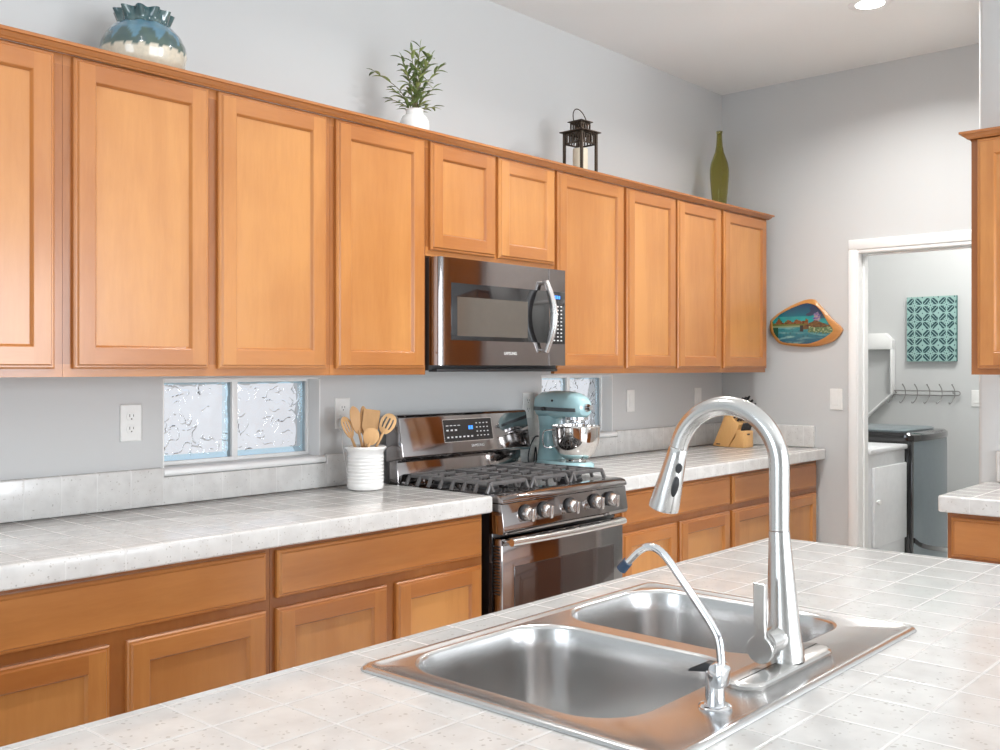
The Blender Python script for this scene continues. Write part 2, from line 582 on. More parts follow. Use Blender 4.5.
# windows of glass block
def window(name, W, splits):
    x0, x1, z0, z1 = W
    fy = YW + .075
    bm = B()          # white reveal lining and frame bars
    box(bm, x0-.001, x0+.004, YW-.001, YW+.16, z0, z1, .001)
    box(bm, x1-.004, x1+.001, YW-.001, YW+.16, z0, z1, .001)
    box(bm, x0, x1, YW-.001, YW+.16, z1-.006, z1+.001, .001)
    fr = struct(name, bm, white_paint, smooth=True)
    bm = B()
    e = .014
    box(bm, x0+.004, x1-.004, fy-.012, fy+.03, z0+.010, z0+.010+e, .003)
    box(bm, x0+.004, x1-.004, fy-.012, fy+.03, z1-.006-e*.6, z1-.006, .003)
    cuts = [x0+.004] + splits + [x1-.004]
    for i, c in enumerate(cuts):
        w = .012 if 0 < i < len(cuts)-1 else .010
        box(bm, c-w if i else c+.0002, c+w if i < len(cuts)-1 else c-.0002, fy-.0135, fy+.0315, z0+.0102, z1-.0062, .003)
    link('window_frame', bm, white_paint, fr)
    bm = B()          # sill with rounded nosing
    prof = [(YW+.16, z0-.02), (YW+.16, z0+.010), (YW-.012, z0+.010), (YW-.020, z0+.004), (YW-.022, z0-.006), (YW-.018, z0-.014), (YW-.001, z0-.016), (YW-.001, z0-.02)]
    prism(bm, prof, 'x', x0-.006, x1+.012, .001)
    link('window_sill', bm, white_paint, fr)
    for i in range(len(cuts)-1):
        a = cuts[i] + (.009 if i else .007); b = cuts[i+1] - (.009 if i < len(cuts)-2 else .007)
        za, zb = z0+.010+e, z1-.006-e*.6
        bm = B()
        n, m_ = 110, 110
        sd = Vector((3.1*i + x0*7, 1.7*i, 0))
        grid = {}
        for s_ in (0, 1):
            for p in range(n+1):
                for q in range(m_+1):
                    x = a+(b-a)*p/n; z = za+(zb-za)*q/m_
                    edge = min(p, n-p, q, m_-q)/9.0
                    edge = min(1, edge)
                    nn = noise.noise(Vector((x*15, z*15, s_*5.3))+sd)
                    n3 = noise.noise(Vector((x*26, z*26, 40+s_*5.3))+sd)
                    w = (nn*.0042 - .0034*max(0, .07-abs(n3))/.07*min(1, max(0, nn*4+.6)))*edge + (1-edge)**2*-.003
                    y = fy-.004-w if s_ == 0 else fy+.028+w
                    grid[(s_, p, q)] = bm.verts.new((x, y, z))
        for p in range(n):
            for q in range(m_):
                for s_ in (0, 1):
                    f = bm.faces.new([grid[(s_, p+i_, q+j_)] for i_, j_ in ((0, 0), (1, 0), (1, 1), (0, 1))])
                    if min(p+6, n-1-p, q+1, m_-1-q+6) < 9: f.material_index = 2
        for p in range(n):
            for q in (0, m_):
                f = bm.faces.new([grid[(0, p, q)], grid[(0, p+1, q)], grid[(1, p+1, q)], grid[(1, p, q)]]); f.material_index = 1
        for q in range(m_):
            for p in (0, n):
                f = bm.faces.new([grid[(0, p, q)], grid[(0, p, q+1)], grid[(1, p, q+1)], grid[(1, p, q)]]); f.material_index = 1
        link('glass_block', bm, [block_glass, block_edge, block_rim], fr, 'wavy clear glass block with bluish edges', angle=60)
    return fr


window('window_1', W1, [1.990])
window('window_2', W2, [3.885])
# outside the windows: pale paving, and a dark slab added to streak the glass
bm = B(); box(bm, XA, XB, YW+.17, YW+6, -.25, -.1)
struct('exterior_paving', bm, paint('pale_paving', (.55, .52, .48), .9))
bm = B(); box(bm, XA, XB, YW+.17, YW+.75, 2.5, 2.62, .01)
struct('exterior_dark_slab', bm, paint('dark_refraction_slab', (.10, .09, .09), .9))


# ------------------------------------------------------------------ cabinets
def xf_front(ox, oy, face):
    """door-local (u right, v up, w outwards) to world for faces looking to -Y or -X"""
    if face == '-y': return lambda u, v, w: (u, oy - w, v)
    return lambda u, v, w: (ox - w, u, v)


def door_mesh(a, b, z0, z1, P, slab=False):
    """shaker door with stepped edge profile; u range a..b"""
    bm = B()
    rings = [(0, .000), (0, .011), (.004, .0145), (.0085, .0145), (.012, .0195)]
    stile = .056

    def ring(ins, w): return [P(a+ins, z0+ins, w), P(b-ins, z0+ins, w), P(b-ins, z1-ins, w), P(a+ins, z1-ins, w)]
    rr = [[bm.verts.new(p) for p in ring(i, w)] for i, w in rings]
    for k in range(len(rr)-1):
        for j in range(4):
            f = bm.faces.new((rr[k][j], rr[k][(j+1) % 4], rr[k+1][(j+1) % 4], rr[k+1][j]))
            f.material_index = 0 if j in (1, 3) else 1
    bm.faces.new(rr[0][::-1])
    i0, w0 = rings[-1]
    if slab:
        f = bm.faces.new(rr[-1]); f.material_index = 1
        return bm, None

    def quad(u0, u1, v0, v1, w, mi):
        f = bm.faces.new([bm.verts.new(P(u, v, w)) for u, v in ((u0, v0), (u1, v0), (u1, v1), (u0, v1))])
        f.material_index = mi
    quad(a+i0, a+stile, z0+i0, z1-i0, w0, 0)
    quad(b-stile, b-i0, z0+i0, z1-i0, w0, 0)
    quad(a+stile, b-stile, z0+i0, z0+stile, w0, 1)
    quad(a+stile, b-stile, z1-stile, z1-i0, w0, 1)
    inner = [(stile, w0), (stile+.002, w0-.001), (stile+.0065, w0-.009), (stile+.0075, w0-.0105)]
    rr = [[bm.verts.new(p) for p in ring(i, w)] for i, w in inner]
    for k in range(len(rr)-1):
        for j in range(4):
            f = bm.faces.new((rr[k][j], rr[k][(j+1) % 4], rr[k+1][(j+1) % 4], rr[k+1][j]))
            f.material_index = 0 if j in (1, 3) else 1
    pb = B()
    i1, w1 = stile+.0072, w0-.0103
    pts = ring(i1, w1); back = ring(i1, w1-.006)
    loft(pb, [back, pts])
    return bm, pb


def add_door(root, a, b, z0, z1, P, mats):
    d, p = door_mesh(a, b, z0, z1, P)
    do = link('door', d, mats, root, smooth=False, fix=True)
    link('panel', p, wood_panel, do, 'flat recessed lighter wood door panel', smooth=False)
    return do


def add_drawer(root, a, b, z0, z1, P, mats):
    d, _ = door_mesh(a, b, z0, z1, P, True)
    return link('drawer_front', d, mats, root, smooth=False)


FU = 2.62   # upper face-frame plane
UB, UT = 1.336, 2.191


def upper(x0, x1, doors, zb, dz0, label):
    t = thing('upper_cabinet', label, 'cabinet', ((x0+x1)/2, YW-.15, zb), 0, 'wall cabinets over the range counter')
    bm = B()
    box(bm, x0+.001, x1-.001, FU+.018, YW-.002, zb+.012, UT)
    link('carcass', bm, wood_frame, t, smooth=False)
    bm = B()
    P = xf_front(0, FU, '-y')
    ed = [x0] + [v for d in doors for v in d] + [x1]
    box(bm, x0+.0005, x1-.0005, FU, FU+.018, zb, dz0+.012, 0, 1)
    box(bm, x0+.0005, x1-.0005, FU, FU+.018, UT-.03, UT, 0, 1)
    for i in range(0, len(ed), 2):
        l = ed[i] - (0.012 if i else 0); r = ed[i+1] + (.012 if i < len(ed)-2 else 0)
        box(bm, max(l, x0+.0005), min(r, x1-.0005), FU+.0002, FU+.018, dz0+.012, UT-.03, 0, 0)
    link('face_frame', bm, [wood_frame, wood_x], t, smooth=False)
    for a, b in doors:
        add_door(t, a, b, dz0, 2.186, P, [wood_v, wood_x])
    return t


upper(.318, 1.203, [(.340, .748), (.771, 1.177)], UB, 1.358, 'maple wall cabinet cut off by the left edge of the photo')
upper(1.203, 2.092, [(1.228, 1.633), (1.667, 2.071)], UB, 1.358, 'maple wall cabinet with two doors above the long glass block window')
upper(2.092, 2.532, [(2.113, 2.517)], UB, 1.358, 'single door maple wall cabinet just left of the microwave')
upper(2.532, 3.282, [(2.548, 2.899), (2.919, 3.269)], 1.768, 1.790, 'short two door maple wall cabinet above the microwave')
upper(3.282, 3.784, [(3.289, 3.772)], UB, 1.358, 'single door maple wall cabinet just right of the microwave')
upper(3.784, 4.670, [(3.797, 4.216), (4.235, 4.655)], UB, 1.358, 'two door maple wall cabinet beside the last cabinet before the far corner')
upper(4.670, 5.175, [(4.688, 5.165)], UB, 1.358, 'maple wall cabinet at the far end of the run under the green bottle')

# crown moulding along the top
bm = B()
cp = [(.004, 2.1875), (.009, 2.1885), (.011, 2.192), (.015, 2.194), (.022, 2.2015), (.024, 2.2045), (.031, 2.205), (.031, 2.2135), (0, 2.2135)]
# profile p=(out, z) swept along front then round the far end
Yf = FU - .0005


def crown(bm, path_fn, prof):
    loops = [[path_fn(k, o, z) for (o, z) in prof] for k in range(3)]
    loft(bm, loops)


XEND = 5.172


def cpath(k, o, z):
    return [(.318, Yf-.012-o, z), (XEND+o, Yf-.012-o, z), (XEND+o, YW-.004, z)][k]


crown(bm, cpath, cp + [(-.012, 2.2135), (-.012, 2.1915), (.003, 2.1915)])
tag(link('crown_molding', bm, wood_x, smooth=False), 'narrow maple crown molding along the top of the left wall cabinets', 'molding')

FB = 2.36   # base face frame plane
BT = .862


def base(x0, x1, drawers, doors, label):
    t = thing('base_cabinet', label, 'cabinet', ((x0+x1)/2, YW-.3, 0), 0, 'base cabinets along the range wall')
    bm = B()
    box(bm, x0+.001, x1-.001, FB+.018, YW-.002, .10, BT)
    box(bm, x0+.001, x1-.001, FB+.07, YW-.002, 0, .10)
    link('carcass', bm, wood_frame, t, smooth=False)
    bm = B()
    box(bm, x0+.0005, x1-.0005, FB, FB+.018, .10, BT, 0, 0)
    link('face_frame', bm, [wood_frame], t, smooth=False)
    P = xf_front(0, FB, '-y')
    for a, b in drawers: add_drawer(t, a, b, .710, .845, P, [wood_v, wood_x])
    for a, b in doors: add_door(t, a, b, .125, .680, P, [wood_v, wood_x])
    return t


base(.745, 1.672, [(.770, 1.653)], [(.770, 1.195), (1.241, 1.653)], 'maple base cabinet with one wide drawer front under the left end of the counter')
base(1.672, 2.552, [(1.690, 2.540)], [(1.690, 2.104), (2.143, 2.540)], 'maple base cabinet with wide drawer front just left of the range')
base(3.352, 4.290, [(3.388, 4.276)], [(3.388, 3.806), (3.834, 4.276)], 'maple base cabinet with wide drawer front just right of the range')
base(4.290, 5.262, [(4.304, 5.232)], [(4.304, 4.745), (4.772, 5.232)], 'maple base cabinet at the far end beside the grey wall')


# countertops
def counter(name, x0, x1, y0, y1, mat, label, cat='countertop', front_r=.008, hole=None, r=.012, zt=.92, zb=.863):
    bm = B()
    L = []
    L.append(rrect(x0+.004, x1-.004, y0+.004, y1-.004, r, zb))
    L.append(rrect(x0, x1, y0, y1, r, zb+.004))
    L.append(rrect(x0, x1, y0, y1, r, zt-front_r))
    for i in range(1, 5):
        a = PI/2*i/4
        d = front_r*(1-math.cos(a))
        L.append(rrect(x0+d, x1-d, y0+d, y1-d, r, zt-front_r+front_r*math.sin(a)))
    if hole:
        hx0, hx1, hy0, hy1 = hole
        L.append(rrect(hx0, hx1, hy0, hy1, .01, zt))
        L.append(rrect(hx0, hx1, hy0, hy1, .01, zb))
        loft(bm, L, False, False, wrap=True)
    else:
        loft(bm, L)
    return tag(link(name, bm, mat, smooth=True, angle=30), label, cat)


counter('tiled_countertop', .745, 2.555, 2.305, YW, tile_run, 'long speckled white tiled countertop left of the range')
counter('tiled_countertop', 3.342, 5.262, 2.305, YW, tile_run, 'speckled white tiled countertop right of the range holding mixer and knife block')


def splash(x0, x1, y0, y1, z0, z1, label):
    bm = B()
    box(bm, x0, x1, y0, y1, z0, z1, .005, seg=3)
    return tag(link('tiled_backsplash', bm, tile_splash), label, 'backsplash')


splash(.745, 2.55, YW-.021, YW-.001, .921, 1.011, 'low speckled tile backsplash under the long window left of the range')
bm = B()
# raised ends either side of the sills
so = bpy.data.objects['tiled_backsplash']
for nm, parts in (('left', [(.745, W1[0]-.006), (W1[1]+.014, 2.55)]), ):
    for a, b in parts:
        bm = B(); box(bm, a, b, YW-.0215, YW-.001, .93, 1.041, .005, seg=3)
        link('raised_end', bm, tile_splash, so)
s2 = splash(3.345, 5.275, YW-.021, YW-.001, .921, 1.011, 'low tile backsplash behind the stand mixer right of the range')
for a, b in ((3.345, W2[0]-.006), (W2[1]+.014, 5.275)):
    bm = B(); box(bm, a, b, YW-.0215, YW-.001, .93, 1.041, .005, seg=3)
    link('raised_end', bm, tile_splash, s2)
splash(XE-.021, XE-.001, 2.372, YW-.0225, .921, 1.041, 'short tile backsplash on the end wall beside the light switch')

# ---- right-hand cabinets against the nearer wall
RX = 3.60


def side_cabinet(name, y0, y1, z0, z1, plane, kind, label):
    t = thing(name, label, 'cabinet', ((plane+XR)/2, (y0+y1)/2, z0))
    bm = B()
    if kind == 'base':
        box(bm, plane+.018, XR-.003, y0+.001, y1-.001, .10, z1)
        box(bm, plane+.07, XR-.003, y0+.001, y1-.001, 0, .10)
        fz0 = .10
    else:
        box(bm, plane+.018, XR-.003, y0+.001, y1-.001, z0+.012, z1)
        fz0 = z0
    link('carcass', bm, wood_frame, t, smooth=False)
    bm = B(); box(bm, plane, plane+.018, y0+.0005, y1-.0005, fz0, z1)
    link('face_frame', bm, wood_frame, t, smooth=False)
    P = xf_front(plane, 0, '-x')
    mid = (y0+y1)/2
    hs = [(mid+.012, y1-.024), (y0+.024, mid-.012)]
    if kind == 'base':
        add_drawer(t, y0+.024, y1-.016, .710, .845, P, [wood_v, wood_y])
        for a, b in hs: add_door(t, a, b, .125, .680, P, [wood_v, wood_y])
    else:
        for a, b in hs: add_door(t, a, b, z0+.022, z1-.006, P, [wood_v, wood_y])
    return t


side_cabinet('upper_cabinet', .25, 1.138, UB, 2.191, 3.85, 'upper', 'maple wall cabinet cut off by the right edge of the photo beside the doorway')
side_cabinet('base_cabinet', .12, 1.150, 0, BT, RX+.028, 'base', 'maple base cabinet at the right edge under the short tiled counter')
bm = B()
loops = []
for k in range(3):
    loops.append([[(3.85-.012-o, .25, z), (3.85-.012-o, 1.138+o, z), (XR-.004, 1.138+o, z)][k] for (o, z) in cp + [(-.012, 2.2135), (-.012, 2.1915), (.003, 2.1915)]])
loft(bm, loops)
tag(link('crown_molding', bm, wood_y, smooth=False), 'maple crown molding on the wall cabinet at the right edge', 'molding')
counter('tiled_countertop', RX-.012, XR-.001, .12, 1.172, tile_run, 'short white tiled countertop at the right edge in front of the doorway')
bm = B(); box(bm, XR-.021, XR-.001, .12, 1.135, .921, 1.041, .005, seg=3)
tag(link('tiled_backsplash', bm, tile_splash), 'tile backsplash sliver at the right edge of the photo', 'backsplash')

# ------------------------------------------------------------------ island
SX0, SX1, SY0, SY1 = .948, 1.7252, .590, 1.1295
counter('island_countertop', .15, 2.4276, .06, 1.2123, tile_island, 'large speckled tiled island countertop around the sink in the foreground', 'countertop',
        hole=(SX0+.02, SX1-.02, SY0+.02, SY1-.02))
t = thing('island_cabinet', 'maple island base cabinet carrying the foreground countertop and sink', 'cabinet', (1.27, .7, 0))
bm = B()
for (a, b, c, d) in ((.22, 2.36, 1.130, 1.150), (.22, 2.36, .33, .35), (.22, .24, .35, 1.13), (2.34, 2.36, .35, 1.13)):
    box(bm, a, b, c, d, .1, .861)
box(bm, .26, 2.32, .39, 1.09, 0, .1)
box(bm, .24, 2.34, .35, 1.13, .1, .12)
link('carcass', bm, wood_frame, t, smooth=False)
for a, b in ((.26, .92), (.95, 1.61), (1.64, 2.30)):
    d, p = door_mesh(a, b, .13, .84, lambda u, v, w: (u, 1.150+w, v))
    do = link('door', d, [wood_v, wood_x], t, smooth=False)
    link('panel', p, wood_panel, do, smooth=False)

# sink
BA = (1.003, 1.338, .708, 1.098)
BBx = (1.385, 1.690, .700, 1.104)
sink = thing('double_sink', 'double bowl stainless steel drop-in sink set in the island countertop', 'sink', ((SX0+SX1)/2, (SY0+SY1)/2, .92))
bm = B()
NS = 8


def rr3(x0, x1, y0, y1, r, z): return rrect(x0, x1, y0, y1, r, z, NS)


zf = .9235
# outer rim rolled to counter, raised bead then deck
outer = [rr3(SX0, SX1, SY0, SY1, .022, .9205), rr3(SX0, SX1, SY0, SY1, .022, .9215), rr3(SX0+.003, SX1-.003, SY0+.003, SY1-.003, .021, .9258),
         rr3(SX0+.008, SX1-.008, SY0+.008, SY1-.008, .02, .9272), rr3(SX0+.014, SX1-.014, SY0+.014, SY1-.014, .02, .9262), rr3(SX0+.019, SX1-.019, SY0+.019, SY1-.019, .02, zf)]
loft(bm, outer, False, False)
# deck: triangulated fill between the outer loop and the two bowl loops
deck_outer = outer[-1]
bo = []
for (a, b, c, d) in (BA, BBx): bo.append(rr3(a-.006, b+.006, c-.006, d+.006, .085, zf))
ev = []


def ringedges(pts):
    vs_ = [bm.verts.new(p) for p in pts]
    return [bm.edges.new((vs_[i], vs_[(i+1) % len(vs_)])) for i in range(len(vs_))]


es = ringedges(deck_outer) + ringedges(bo[0]) + ringedges(bo[1])
bmesh.ops.triangle_fill(bm, use_beauty=True, edges=es)
bmesh.ops.remove_doubles(bm, verts=bm.verts[:], dist=.0001)
link('rim', bm, sink_steel, sink, 'flat brushed steel sink deck with raised outer bead', angle=50)


def bowl(a, b, c, d, depth, nm):
    bm = B()
    L = [rr3(a-.006, b+.006, c-.006, d+.006, .085, zf), rr3(a-.002, b+.002, c-.002, d+.002, .083, zf-.0015), rr3(a, b, c, d, .082, zf-.006)]
    for k in range(1, 5):
        s_ = .010*k/4
        L.append(rr3(a+s_, b-s_, c+s_, d-s_, .08, zf-.006-(depth-.05)*k/4))
    for k in range(1, 7):
        an = PI/2*k/6
        s_ = .010+.045*(1-math.cos(an))
        L.append(rr3(a+s_, b-s_, c+s_, d-s_, .08-.03*k/6, zf-.006-(depth-.05)-.045*math.sin(an)))
    cx, cy = (a+b)/2, (c+d)/2
    zb = zf-.006-(depth-.05)-.045
    ang = []
    last = L[-1]
    L.append([(cx+.045*(p[0]-cx)/math.hypot(p[0]-cx, p[1]-cy), cy+.045*(p[1]-cy)/math.hypot(p[0]-cx, p[1]-cy), zb-.004) for p in last])
    loft(bm, L, False, False)
    bw = link('bowl', bm, sink_steel, sink, 'brushed steel sink bowl', angle=60)
    bm = B()
    lathe(bm, [(.0, -.02), (.035, -.02), (.040, -.004), (.047, -.001), (.047, .001), (.036, .0005), (.03, -.006), (0, -.006)], (cx, cy, zb-.004), 28)
    link('drain', bm, chrome, bw)


bowl(*BA, .19, 'a')
bowl(*BBx, .19, 'b')

# faucet --------------------------------------------------------------
FX, FY = 1.373, .664
fz = zf
fa = thing('kitchen_faucet', 'tall brushed nickel pull-down faucet arching over the island sink', 'faucet', (FX, FY, fz))
bm = B()
L = []
for (ins, z, r) in ((.002, 0, .028), (0, .003, .030), (0, .006, .030), (.002, .0085, .029), (.008, .010, .024)):
    L.append(rrect(FX-.148+ins, FX+.118-ins, FY-.031+ins, FY+.031-ins, r, fz+z, 8))
loft(bm, L)
link('base_plate', bm, faucet_steel, fa)
bm = B()
pts, rs = [], []
for k in range(13):
    u = k/12
    z = fz+.009 + (1.120-fz-.009)*u
    pts.append((FX, FY+.0085*u, z))
    rs.append(.0283 - (.0283-.0150)*(u**.9) if u > .12 else .0283)
tube(bm, pts, rs, 36)
link('body', bm, faucet_steel, fa)
bm = B()
yn = FY+.0085
R = .0866
zc = 1.2155
pts = [(FX, yn, 1.1215), (FX, yn, 1.16), (FX, yn, 1.19)]
for k in range(0, 31):
    a = math.radians(167)*k/30
    pts.append((FX, yn+R-R*math.cos(a), zc+R*math.sin(a)))
tube(bm, pts, .0147, 28)
link('spout', bm, faucet_steel, fa)
end = Vector(pts[-1])
dirn = (Vector(pts[-1])-Vector(pts[-2])).normalized()
bm = B()
prof = [(0, .0147), (.0015, .0140), (.003, .0152), (.02, .0165), (.06, .0205), (.098, .0243), (.104, .0240), (.1055, .021)]
tube(bm, [end+dirn*d for d, r in prof], [r for d, r in prof], 32)
hd = link('spray_head', bm, faucet_steel, fa, 'flared pull-down spray head')
side = Vector((-1, 0, 0))
outw = side.cross(dirn).normalized()
for d, ln, w in ((.030, .008, .0052), (.060, .0165, .0055)):
    bm = B()
    # button sits on the side facing away from camera-left, towards the wall side of the spout
    dr = (Vector((-.55, -.83, 0)) - dirn*Vector((-.55, -.83, 0)).dot(dirn)).normalized()
    c = end + dirn*d + dr*(.0152+.0095*d/.1)
    s2_ = dirn.cross(dr).normalized()
    L = []
    for h, sc_ in ((-.004, 1), (.0018, 1), (.0028, .85)):
        L.append([c + dr*h + dirn*(ln*sc_*math.sin(q) + (ln*.35 if math.sin(q) > 0 else -ln*.35)*0) + s2_*(w*sc_*math.cos(q)) for q in [2*PI*i/20 for i in range(20)]])
    loft(bm, L)
    link('button', bm, black_plastic, hd, 'black spray button')
bm = B()
hx = FX - .030
zh = .9665
tube(bm, [(FX-.012, FY+.004, zh), (hx-.012, FY+.004, zh), (hx-.026, FY+.004, zh)], [.0185, .0185, .0180], 28)
link('handle_hub', bm, faucet_steel, fa)
bm = B()
# flat paddle: disc with lever rising
out = []
for i in range(0, 25):
    a = math.radians(-235 + 290*i/24)
    out.append((FY+.008+.0205*math.cos(a), .958+.0205*math.sin(a)))
lever = [(FY+.008+.0085, .985), (FY+.008+.0095, 1.000), (FY+.008+.0105, 1.053), (FY+.008-.0085, 1.0525), (FY+.008-.0080, 1.0), (FY+.008-.0090, .985)]
out = [(FY+.008+.0205*math.cos(a), .9585+.0205*math.sin(a)) for a in [math.radians(118+304*i/24) for i in range(25)]] + lever
prism(bm, out, 'x', hx-.0335, hx-.0265, .0015)
link('lever', bm, faucet_steel, fa, 'upright paddle lever', smooth=False)

# filtered water tap -----------------------------------------------------
TX, TY = 1.1455, .650
tp = thing('water_tap', 'small chrome filtered water tap with thin bent spout left of the tall faucet', 'faucet', (TX, TY, fz))
bm = B()
lathe(bm, [(0, 0), (.021, 0), (.0215, .002), (.019, .004), (.0135, .0045), (.0125, .012), (.0120, .045), (.0115, .048), (0, .048)], (TX, TY, fz), 28)
link('body', bm, chrome, tp)
bm = B()
prism(bm, [(TY-.016, .951), (TY+.002, .949), (TY+.006, .968), (TY+.002, .981), (TY-.010, .984), (TY-.018, .975)], 'x', TX-.0125, TX+.0125, .004)
link('valve_block', bm, chrome, tp)
bm = B()
prism(bm, [(TY+.000, .979), (TY+.010, .981), (TY+.034, .968), (TY+.036, .964), (TY+.006, .969)], 'x', TX-.008, TX+.008, .0012)
link('lever', bm, black_plastic, tp, 'dark flip lever')
bm = B()
path = smooth_path([(TX, .641, .978), (TX, .642, .995), (TX, .6455, 1.013), (TX, .657, 1.031), (TX, .673, 1.0505), (TX, .700, 1.0815), (TX, .7225, 1.1065), (TX, .738, 1.1165), (TX, .7525, 1.1175), (TX, .7665, 1.1105), (TX, .778, 1.100), (TX, .787, 1.091)], 5)
tube(bm, path, .0054, 16)
link('spout', bm, chrome, tp)
bm = B()
tube(bm, [(TX, .785, 1.0930), (TX, .7955, 1.0815)], [.0072, .0076], 18)
link('spout_tip', bm, simple('dark_blue_tip_plastic', (.03, .06, .11), .25), tp, 'dark blue spout tip')

# ------------------------------------------------------------------ range
RX0, RX1 = 2.572, 3.322
rg = thing('gas_range', 'black stainless gas range with five knobs between the tiled counters', 'range', ((RX0+RX1)/2, 2.6, 0))
bm = B()
box(bm, RX0+.008, RX1-.008, 2.335, 2.86, .05, .895, .004)
for x in (RX0+.06, RX1-.06):
    for y in (2.40, 2.80): lathe(bm, [(0, 0), (.02, 0), (.02, .05), (0, .05)], (x, y, 0), 12)
link('body', bm, black_gloss, rg)
bm = B()   # cooktop tray with rolled front
prism(bm, [(2.86, .897), (2.86, .912), (2.36, .912), (2.335, .921), (2.305, .921), (2.288, .914), (2.280, .902), (2.280, .892), (2.34, .892), (2.34, .897)], 'x', RX0, RX1, .003)
link('cooktop', bm, black_steel, rg)
bm = B()   # knob panel
prism(bm, [(2.345, .890), (2.287, .890), (2.274, .800), (2.28, .784), (2.345, .784)], 'x', RX0+.001, RX1-.001, .003)
link('control_panel', bm, black_steel, rg)
for kx in (2.690, 2.793, 2.948, 3.103, 3.202):
    kb = B()
    M = Matrix.Translation((kx, 2.2785, .8500)) @ Matrix.Rotation(PI/2+math.radians(7), 4, 'X')
    lathe(kb, [(0, -.004), (.030, -.004), (.030, .004), (.0275, .006), (0, .006)], (0, 0, 0), 28, 1, M)
    lathe(kb, [(0, .006), (.024, .006), (.0245, .016), (.022, .030), (.020, .032), (0, .032)], (0, 0, 0), 28, 0, M)
    box(kb, -.0065, .0065, -.0225, .0225, .030, .043, .002, 0, M)
    link('knob', kb, [handle_steel, black_plastic], rg, 'silver knob with black collar')
bm = B()   # oven door
box(bm, RX0+.010, RX1-.010, 2.292, 2.335, .165, .768, .006)
od = link('oven_door', bm, black_steel, rg)
bm = B()
box(bm, RX0+.075, RX1-.075, 2.2895, 2.30, .255, .665, .002)
link('oven_window', bm, dark_glass, od, 'smoked dark oven window')
bm = B()
pts = []
for k in range(25):
    u = k/24
    pts.append((RX0+.016+(RX1-RX0-.078)*u, 2.252-.016*math.sin(PI*u), .760))
tube(bm, pts, .0135, 16)
for x in (RX0+.035, RX1-.082):
    tube(bm, [(x, 2.250, .760), (x, 2.296, .757)], .010, 12)
link('oven_handle', bm, handle_steel, od, 'satin steel bar handle')
for i in range(7):
    x = RX0+.14+i*.078
    bm = B(); box(bm, x, x+.045, 2.2885, 2.30, .760, .765, .001)
    link('vent_slot', bm, black_plastic, od)
bm = B()
for i in range(16):
    z = .738-.011*i
    box(bm, RX0+.0075, RX0+.0105, 2.300, 2.328, z, z+.005, 0, 0)
link('side_vent', bm, black_plastic, rg)
bm = B()
box(bm, RX0+.010, RX1-.010, 2.296, 2.335, .055, .158, .005)
link('storage_drawer', bm, black_steel, rg)
# backguard
bm = B()
prism(bm, [(2.875, 1.0), (2.875, 1.172), (2.868, 1.180), (2.812, 1.180), (2.802, 1.172), (2.776, 1.022), (2.782, 1.010), (2.83, 1.008)], 'x', RX0-.004, RX1-.006, .004)
link('backguard', bm, black_steel, rg)
bm = B()
prism(bm, [(2.87, .90), (2.87, 1.012), (2.822, 1.012), (2.814, .915), (2.814, .90)], 'x', RX0+.006, RX1-.02, .003)
link('lower_backguard', bm, black_steel, rg)
# control panel glass on the backguard (slanted plane)
n0 = Vector((0, -(1.172-1.022), -(2.776-2.802))).normalized()
slant = Vector((0, 2.802-2.776, 1.172-1.022)).normalized()
nrm = Vector((0, -slant.z, slant.y))


def bg(x, s_, h): # s from bottom of the slanted face
    p = Vector((x, 2.776, 1.022)) + slant*s_ + nrm*h
    return tuple(p)


def bgbox(bm, x0, x1, s0, s1, h0, h1, mi=0):
    loft(bm, [[bg(x0, s0, h0), bg(x1, s0, h0), bg(x1, s1, h0), bg(x0, s1, h0)], [bg(x0, s0, h1), bg(x1, s0, h1), bg(x1, s1, h1), bg(x0, s1, h1)]], mi=mi)


bm = B()
bgbox(bm, 2.800, 3.080, .046, .133, .0003, .0022)
bgbox(bm, 2.797, 3.083, .043, .136, .0002, .0012, 1)
for r_ in range(4):
    for c_ in range(4):
        bgbox(bm, 2.985+c_*.021, 2.993+c_*.021, .062+.017*r_, .066+.017*r_, .0022, .0026, 2)
for c_ in range(7): bgbox(bm, 2.812+c_*.023, 2.823+c_*.023, .060, .066, .0022, .0026, 2)
for c_ in range(3): bgbox(bm, 2.812+c_*.024, 2.824+c_*.024, .088, .094, .0022, .0026, 2)
for c_ in range(4): bgbox(bm, 2.812+c_*.022, 2.826+c_*.022, .108, .111, .0022, .0026, 2)
cpn = link('control_display', bm, [black_gloss, handle_steel, marks_white], rg, 'black touch panel', smooth=False)
bm = B()
for c_ in range(2): bgbox(bm, 2.940+c_*.014, 2.951+c_*.014, .091, .106, .0022, .0027)
link('clock_display', bm, blue_display, cpn, 'small lit blue display', smooth=False)
tb = text_bm('SAMSUNG', .0165)
M = Matrix(((1, 0, 0, 2.985), (0, slant.y, nrm.y, 0), (0, slant.z, nrm.z, 0), (0, 0, 0, 1)))
pos = Vector(bg(2.985, .024, .0008))
M[1][3], M[2][3] = pos.y, pos.z
bmesh.ops.transform(tb, matrix=M, verts=tb.verts)
link('lettering', tb, marks_white, rg, 'small silver lettering', smooth=False)
# burners and grates
for (x, y, r_) in ((2.70, 2.47, .045), (2.70, 2.70, .035), (2.947, 2.58, .05), (3.195, 2.47, .04), (3.195, 2.70, .035)):
    bm = B()
    lathe(bm, [(0, 0), (r_+.012, 0), (r_+.010, .006), (r_, .008), (r_, .016), (r_-.004, .019), (0, .019)], (x, y, .912), 24)
    link('burner', bm, black_plastic, rg)


